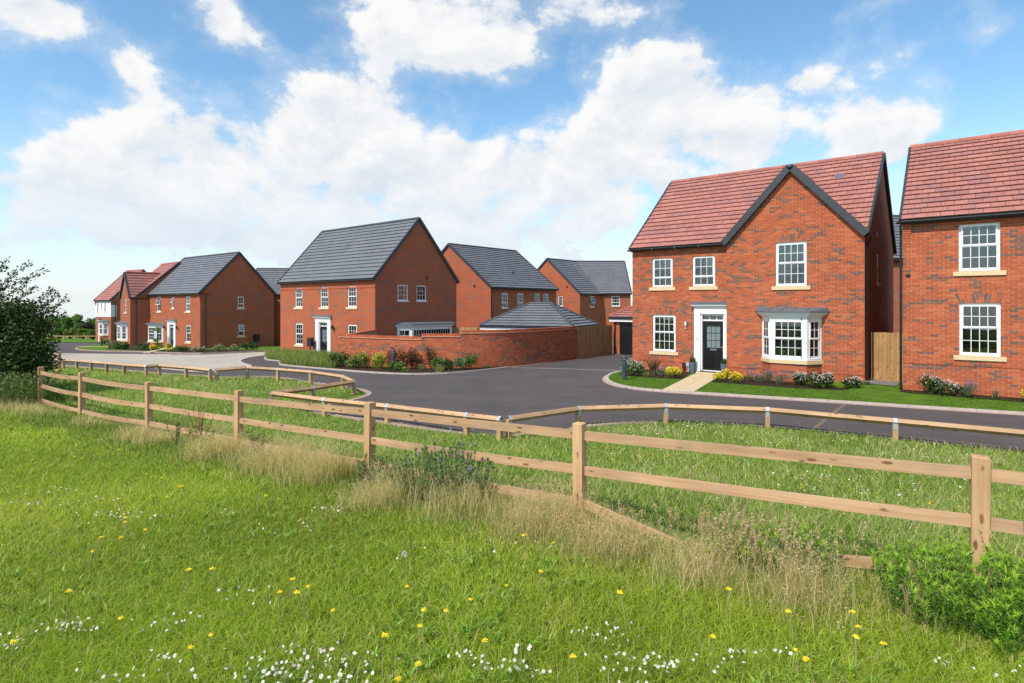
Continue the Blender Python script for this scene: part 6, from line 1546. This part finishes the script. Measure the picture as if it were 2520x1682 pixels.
def tuft(label, x, y, h, n, col, w=.25, name='grass_tuft', dz=0):
    root = empty(name, (x, y, ground(x, y) + dz), 0, label, 'grass tuft'); P = NR.normal(0, w * .25, (n, 3)); P[:, 2] = 0; c = A_(col) * NR.uniform(.7, 1.3, (n, 1))
    cloud('blades', [blades(P, NR.uniform(.5, 1, n) * h, np.full(n, .008 + .0005 * y), NR.uniform(.1, .9, n), c * .7, c)], root)
    P2 = NR.normal(0, w * .2, (n // 3, 3)); P2[:, 2] = h * .8; cloud('seed_heads', [leaves(P2, .02, [(.45, .36, .2)], 2, 0)], root, kind='stuff')
tuft('pale dry grass tuft at the kerb in front of the wall bed', -3.0, 23.95, .46, 160, (.34, .30, .12)); tuft('green and straw grass tuft beside the red-leaved shrubs', -3.9, 25.0, .40, 140, (.22, .24, .08)); tuft('grass tuft between the bollard and the kerb', -4.5, 24.3, .30, 120, (.15, .22, .05))
# bed in front of the left-hand houses
for a in [('shrub', 'purple-brown low shrub before the narrow gable wing', -35.6, 52.0, 1.4, .60, 'bronze', 380, .09, PINKW, 22, .05), ('shrub', 'green shrub below the narrow wing bay window', -32.94, 48.6, 1.0, .55, 'mid', 350, .09, None, 0, .03), ('shrub', 'second green shrub below the narrow wing bay', -32.1, 48.2, .9, .5, 'dark', 320, .09, None, 0, .03),
          ('shrub', 'dark low shrub between the two left-hand houses', -29.9, 47.3, 1.3, .56, 'dark', 420, .08, PINKW, 16, .04), ('yellow_flowers', 'yellow flower mound left of the topiary door', -28.66, 46.5, .9, .34, 'lime', 240, .07, YEL, 70, .07), ('yellow_flowers', 'yellow-flowered rounded shrub left of the door lamp', -28.0, 47.6, .6, .55, 'lime', 220, .07, YEL, 50, .07),
          ('yellow_flowers', 'small yellow flower patch beside the left-hand garden path', -26.2, 44.6, .6, .24, 'lime', 160, .06, YEL, 50, .06), ('shrub', 'dark mound right of the left-hand garden path', -25.0, 43.9, 1.2, .42, 'dark', 380, .07, None, 0, .03), ('flowering_shrub', 'pale-flowered low shrub at the corner of the topiary house', -23.4, 43.4, 1.3, .42, 'olive', 420, .07, PINKW, 50, .05),
          ('flowering_shrub', 'grey-green shrub with yellow flowers along the side wall, first of the pair', -22.3, 44.2, 1.1, .5, 'grey', 420, .07, YEL, 16, .05), ('flowering_shrub', 'grey-green shrub with yellow flowers along the side wall, second of the pair', -21.5, 44.9, 1.0, .48, 'grey', 400, .07, YEL, 14, .05), ('shrub', 'dark green shrub by the black meter box', -21.2, 46.3, 1.6, .66, 'dark', 480, .09, None, 0, .03),
          ('shrub', 'green shrub beside the farthest bollard', -42.6, 61.2, 1.3, .6, 'mid', 260, .10, None, 0, .03), ('shrub', 'bronze shrub behind the farthest bollard', -41.0, 60.0, 1.2, .5, 'bronze', 240, .10, None, 0, .03)]:
    shrub(a[0], a[1], 'flowers' if 'yellow' in a[0] else 'shrub', a[2], a[3], a[4] * 1.15, a[5] * 1.25, *a[6:9], *a[9:12])
def topiary():
    dD = Matrix.Translation((-36.261, 57.829, -1.319)) @ Matrix.Rotation(-.648, 4, 'Z'); w = dD @ Vector((4.75, -1.0, 0)); root = empty('topiary_tree', (w.x, w.y, -1.25), 0, 'cloud-pruned topiary tree in front of the white door surround', 'topiary')
    mb = MB(); mb.tube([(0, 0, 0), (.05, 0, .9), (-.03, 0, 1.7)], [.05, .035, .02], 6); mb.build('trunk', M['bark'], root); cloud('crown', [leaves(blobpts([(0, 0, 1.75, .36, .36, .2), (-.1, 0, .75, .3, .3, .18), (.15, 0, .25, .38, .3, .25)], 900, .4), .06, GREENS['mid'])], root)
topiary()

# ------------------------------------------------------------------ weeds along the fence
def leafy_weed(name, label, x, y, w, h, n, pal, leaf=.05, lw=.009, tips=None, cat='weed', fl=None):
    """many upright stems clothed in narrow leaves, a brighter rosette on each tip"""
    root = empty(name, (x, y, ground(x, y) - .02), 0, label, cat); P = []; D = []; T = []; stems = MB(col=(.10, .17, .04)); C = []
    for i in range(n):
        a = R.uniform(0, 6.28); r = math.sqrt(R.random()); fx, fy = math.cos(a) * r * w * .5, math.sin(a) * r * w * .38; hh = h * (1 - .35 * r * r) * R.uniform(.7, 1.08); lx, ly = fx * .22 + R.gauss(0, .025), fy * .22 + R.gauss(0, .025)
        stems.tube([(fx, fy, 0), (fx + lx * .5, fy + ly * .5, hh * .6), (fx + lx, fy + ly, hh)], [.003, .0025, .0015], 3)
        k = 26
        for j in range(k):
            f = .12 + .88 * j / (k - 1); P.append((fx + lx * f, fy + ly * f, hh * f)); C.append(f)
        T.append((fx + lx, fy + ly, hh))
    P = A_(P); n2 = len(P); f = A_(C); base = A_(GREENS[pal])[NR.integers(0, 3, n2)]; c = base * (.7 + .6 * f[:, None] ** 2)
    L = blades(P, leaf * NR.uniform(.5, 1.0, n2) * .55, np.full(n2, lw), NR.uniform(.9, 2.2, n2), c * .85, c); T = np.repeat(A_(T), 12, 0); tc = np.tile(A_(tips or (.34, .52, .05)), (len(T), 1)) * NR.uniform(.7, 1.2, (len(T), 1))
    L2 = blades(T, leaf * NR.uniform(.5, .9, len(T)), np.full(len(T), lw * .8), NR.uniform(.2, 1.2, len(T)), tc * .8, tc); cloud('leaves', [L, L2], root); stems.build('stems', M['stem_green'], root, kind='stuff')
    if fl:
        Q = A_([(R.gauss(0, w * .33), R.gauss(0, w * .2), h * R.uniform(.7, 1.05)) for _ in range(fl[0])])
        for q in Q:
            cloud('flower_head', [leaves(q + NR.normal(0, .009, (26, 3)) * A_((1, 1, 1.3)), .011, fl[1], 2.2, 1.0)], root, 'petal')
    return root
leafy_weed('leafy_weed', 'large bright green leafy weed clump by the nearest fence post', 3.05, 3.92, .95, .44, 230, 'fresh', .07, .010)
leafy_weed('leafy_weed', 'green weed clump at the right edge below the fence', 3.65, 3.62, .7, .38, 120, 'fresh', .07, .010)
leafy_weed('leafy_weed', 'green weed clump left of the nearest fence post, behind the dry grass', 2.25, 4.75, .75, .32, 80, 'mid', .06, .010)
leafy_weed('leafy_weed', 'smaller green weed clump among the plume grass', 1.85, 4.8, .4, .28, 36, 'mid', .055, .009)
leafy_weed('leafy_weed', 'low green weed in front of the large leafy clump', 3.15, 3.55, .6, .26, 80, 'fresh', .06, .009)
leafy_weed('thistle', 'thistle clump with purple flowers leaning on the middle rail', -.78, 6.62, 1.0, .60, 130, 'thistle', .075, .013, (.22, .32, .12), 'thistle', (9, [(.30, .12, .42), (.38, .18, .50)]))
leafy_weed('thistle', 'smaller thistle at the foot of the third fence post', -1.75, 7.35, .45, .34, 44, 'thistle', .06, .012, (.20, .30, .11), 'thistle')
def dock():
    x, y = -5.15, 9.62; root = empty('dock_plant', (x, y, ground(x, y)), 0, 'rusty-stemmed dock plant against the fence rails', 'weed'); P = []; mb = MB(col=(.22, .09, .05))
    for i in range(15):
        a = R.gauss(0, .32); hh = R.uniform(.5, .78); tip = (math.sin(a) * hh * .8, R.gauss(0, .05), hh * math.cos(a)); mb.tube([(0, 0, 0), (tip[0] * .45, tip[1] * .5, hh * .5), tip], [.006, .004, .002], 4)
        for f in np.linspace(.45, 1, 34): P.append((tip[0] * f * f * .6 + tip[0] * f * .4, tip[1] * f, tip[2] * f))
    mb.build('stems', M['brick'], root, kind='stuff'); P = A_(P) + NR.normal(0, .011, (len(P), 3)); cloud('seed_heads', [leaves(P, .014, [(.26, .10, .055), (.18, .07, .04), (.33, .15, .08)], 1.4, 0)], root)
    Q = np.stack([NR.normal(0, .13, 46), NR.normal(0, .08, 46), NR.uniform(.03, .33, 46)], 1); cloud('leaves', [leaves(Q, .06, GREENS['lime'] + GREENS['mid'], 2.6, .4)], root)
dock()
def spindly(label, x, y, h, n=7):
    root = empty('wild_plant', (x, y, ground(x, y)), 0, label, 'weed'); mb = MB(); P = []
    for i in range(n):
        a = R.gauss(0, .16); tip = (math.sin(a) * h, R.gauss(0, .03), h * R.uniform(.6, 1)); mb.tube([(0, 0, 0), tip], [.004, .0015], 4); P += [(tip[0] * f, tip[1] * f, tip[2] * f) for f in np.linspace(.15, 1, 26)]
    mb.build('stems', M['stem_green'], root, kind='stuff'); P = A_(P) + NR.normal(0, .012, (len(P), 3)); cloud('leaves', [leaves(P, .02, GREENS['olive'], 2.4, .2)], root)
spindly('spindly dark weed stems standing in the dry grass', -3.75, 8.62, .62); spindly('thin upright weed left of the rusty dock plant', -5.75, 9.95, .5)
def tall_stalks():
    root = empty('seed_stalks', (3.72, 4.0, ground(3.72, 4.0)), 0, 'tall thin brown grass stalks at the right picture edge', 'grass'); mb = MB(); P = []
    for (x0, h, ln) in ((-.38, .55, -.12), (-.22, .75, .06), (-.05, .95, .10), (.05, .85, .02), (-.15, .6, -.05), (-.5, .42, -.2)):
        mb.tube([(x0, 0, 0), (x0 + ln * .4, 0, h * .6), (x0 + ln, 0, h)], [.0025, .002, .0012], 4); P += [(x0 + ln * f, 0, h * f) for f in np.linspace(.72, 1, 18)]
    mb.build('stalks', M['stem_pale'], root, kind='stuff'); cloud('seed_heads', [leaves(A_(P) + NR.normal(0, .004, (len(P), 3)), .011, [(.20, .15, .09), (.28, .20, .12)], 2.4, 1)], root, kind='stuff')
tall_stalks()

# ------------------------------------------------------------------ hawthorn at the left edge
def hawthorn():
    x0, y0 = -15.62, 17.6; z0 = ground(x0, y0) - .05; root = empty('hawthorn_tree', (x0, y0, z0), 0, 'big dark hawthorn bush with spiky upper branches at the left edge', 'tree')
    mb = MB(); tips = []
    def limb(p, d, L, r, depth):
        pts = [p]; q = Vector(p); d = Vector(d).normalized()
        for i in range(5):
            d = (d + Vector((R.gauss(0, .13), R.gauss(0, .13), R.gauss(.03, .09)))).normalized(); q = q + d * L / 5; pts.append(q.copy())
            if depth < 2 and i >= 1:
                for _ in range(2): limb(q, d + Vector((R.gauss(0, .7), R.gauss(0, .6), R.gauss(.1, .4))), L * R.uniform(.4, .65), r * .5, depth + 1)
        mb.tube(pts, [r * (1 - .15 * i) for i in range(6)], 5); tips.append(pts)
    for i in range(6): limb(Vector((R.gauss(-.3, .35), R.gauss(0, .25), 0)), (R.uniform(-.7, .35), R.gauss(0, .3), 1.0), R.uniform(1.5, 2.2), .07, 0)
    # long arching shoots that break the outline
    sh = []
    for (tx, tz, sx, sz) in ((1.05, 4.02, -.6, 2.4), (1.55, 3.80, -.5, 2.3), (.85, 3.55, -.9, 2.6), (.45, 4.1, -1.1, 2.6), (2.2, 2.95, .7, 1.8), (1.95, 3.1, .4, 1.9), (1.75, 3.25, .3, 2.0), (.2, 3.9, -1.3, 2.5), (-.4, 4.15, -1.6, 2.4), (1.25, 3.3, -.2, 2.2), (2.1, 2.5, .9, 1.5)):
        p = [Vector((sx + (tx - sx) * f, R.gauss(0, .08), sz + (tz - sz) * (f ** .75) + z0 * 0)) for f in (0, .25, .5, .75, 1)]; mb.tube(p, [.02, .015, .011, .007, .003], 5); sh.append(p)
    mb.build('trunk', M['bark'], root)
    bl = [(-.55, 0, 1.35, 1.7, 1.25, 1.3), (.65, -.1, 1.15, 1.2, 1.0, 1.2), (1.1, -.2, 1.35, .75, .75, .95), (-1.6, .1, 1.9, 1.6, 1.1, 1.6), (.9, 0, 2.05, .8, .6, .42), (0, 0, 2.3, 1.1, .8, .62), (-3.2, .3, 1.8, 1.7, 1.2, 1.9), (.5, -.3, .45, .9, .8, .5), (1.3, -.3, 1.2, .6, .5, .7), (.5, .1, 2.45, 1.3, .7, .55), (-1.2, .2, 2.9, 1.1, .8, .8)]
    P = blobpts(bl, 36000, .5); ls = [leaves(P, .072, [(.028, .062, .015), (.045, .09, .02), (.065, .12, .026), (.020, .044, .012), (.095, .12, .04)], 1.35)]
    S_ = []
    for p in sh:
        for k in range(4):
            for f in np.linspace(0, 1, 9):
                q = p[k].lerp(p[k + 1], f); m_ = int(13 - 2.2 * k); S_ += [(q.x + R.gauss(0, .06), q.y + R.gauss(0, .06), q.z + R.gauss(.01, .05)) for _ in range(m_)]
    for pts in tips:
        for q in pts[2:]: S_ += [(q.x + R.gauss(0, .12), q.y + R.gauss(0, .12), q.z + R.gauss(0, .1)) for _ in range(16)]
    ls.append(leaves(A_(S_), .055, [(.035, .075, .02), (.06, .10, .03), (.025, .05, .015), (.11, .08, .045)], 1.4)); cloud('crown', ls, root)
    # brambles and tall weeds at its foot
    n = 4200; x = NR.normal(-14.0, 1.7, n); y = NR.normal(15.6, .7, n); k = x < -12.5; x, y = x[k], y[k]; z, _, _ = gnp(x, y); h = NR.uniform(.1, .8, len(x)); V = leaves(np.stack([x, y, z + h], 1), .05, GREENS['mid'] + GREENS['olive'], 1.8); n = len(x)
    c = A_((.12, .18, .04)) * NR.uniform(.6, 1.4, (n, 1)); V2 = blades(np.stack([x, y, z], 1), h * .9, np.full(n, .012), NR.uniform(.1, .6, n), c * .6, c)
    V3 = leaves(np.stack([NR.normal(-13.6, 1.0, 260), NR.normal(15.2, .3, 260), NR.uniform(.65, 1.0, 260)], 1), .03, [(.22, .12, .22), (.20, .15, .17), (.26, .2, .16)], 1.4)
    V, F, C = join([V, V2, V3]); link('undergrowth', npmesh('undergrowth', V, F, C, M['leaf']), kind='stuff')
hawthorn()

# ------------------------------------------------------------------ far trees and rail beyond the last house
def far_tree(label, px, Y, ztop, w, pal, n=1500, name='deciduous_tree'):
    x = (px - 1260) / 1430. * Y; zb = ground(x, Y); h = ztop - zb; root = empty(name, (x, Y, zb), 0, label, 'tree', None); mb = MB(); mb.tube([(0, 0, -.3), (.05, 0, h * .35), (0, 0, h * .6)], [.22, .17, .08], 7)
    for k in range(4): a = k * 1.6; mb.tube([(0, 0, h * .3), (math.cos(a) * w * .2, math.sin(a) * w * .2, h * .6)], [.09, .03], 5)
    mb.build('trunk', M['bark'], root); bl = []
    for k in range(11): a = R.uniform(0, 6.28); rr = R.uniform(0, .32) * w; f = R.uniform(.3, .86); bl.append((math.cos(a) * rr, math.sin(a) * rr, h * f, w * .22 * (1.2 - .5 * f), w * .22 * (1.2 - .5 * f), h * .15))
    cloud('crown', [leaves(blobpts(bl, n, .35), .30, pal)], root)
TG = [(.13, .25, .04), (.08, .16, .03), (.19, .33, .06), (.05, .10, .02)]
far_tree('domed green tree beyond the far road, left of the pair', 167, 150, .85, 4.9, TG); far_tree('domed green tree beyond the far road, right of the pair', 195, 150, .65, 4.2, TG); far_tree('tall green tree half hidden behind the white-fronted house', 236, 150, .55, 4.6, TG)
far_tree('dark tree between the domed trees and the white-fronted house', 217, 140, -.9, 4.0, [(.05, .07, .03), (.07, .08, .045), (.03, .05, .02)], 900)
far_tree('green tree showing at the edge of the hawthorn', 146, 150, .1, 5.0, TG); far_tree('green tree behind the hawthorn bush', 100, 150, .4, 6.0, TG); far_tree('green tree at the far left behind the hawthorn', 40, 150, .2, 7.0, TG)
far_tree('yellow-green bush behind the low rail, left', 172, 92, -.75, 2.6, [(.17, .20, .03), (.11, .16, .025), (.24, .22, .04)], 700, 'bush'); far_tree('yellow-green bush behind the low rail, right', 205, 92, -.95, 2.8, [(.17, .22, .03), (.10, .16, .025)], 700, 'bush')
far_tree('green bush beside the white-fronted house', 228, 88, -1.0, 2.0, [(.10, .16, .03), (.06, .11, .02)], 500, 'bush'); far_tree('dark green bush behind the hawthorn edge', 146, 92, -.9, 2.6, TG, 600, 'bush')
def far_rail():
    O = Vector((-66, 84, -2.3)); root = empty('low_rail_fence', O, 0, 'low timber rail beyond the far bend of the road', 'fence')
    for i in range(8):
        a = (-68 + i * 1.6, 84, flat(-60, 84)); b = (-68 + (i + 1) * 1.6, 84, flat(-60, 84)); post('post', a, .12, .6, 0, root, O); bar('rail', (a[0], a[1], a[2] + .6), (b[0], b[1], b[2] + .6), .1, .12, 'rail_wood', root, O, seg=1)
far_rail()
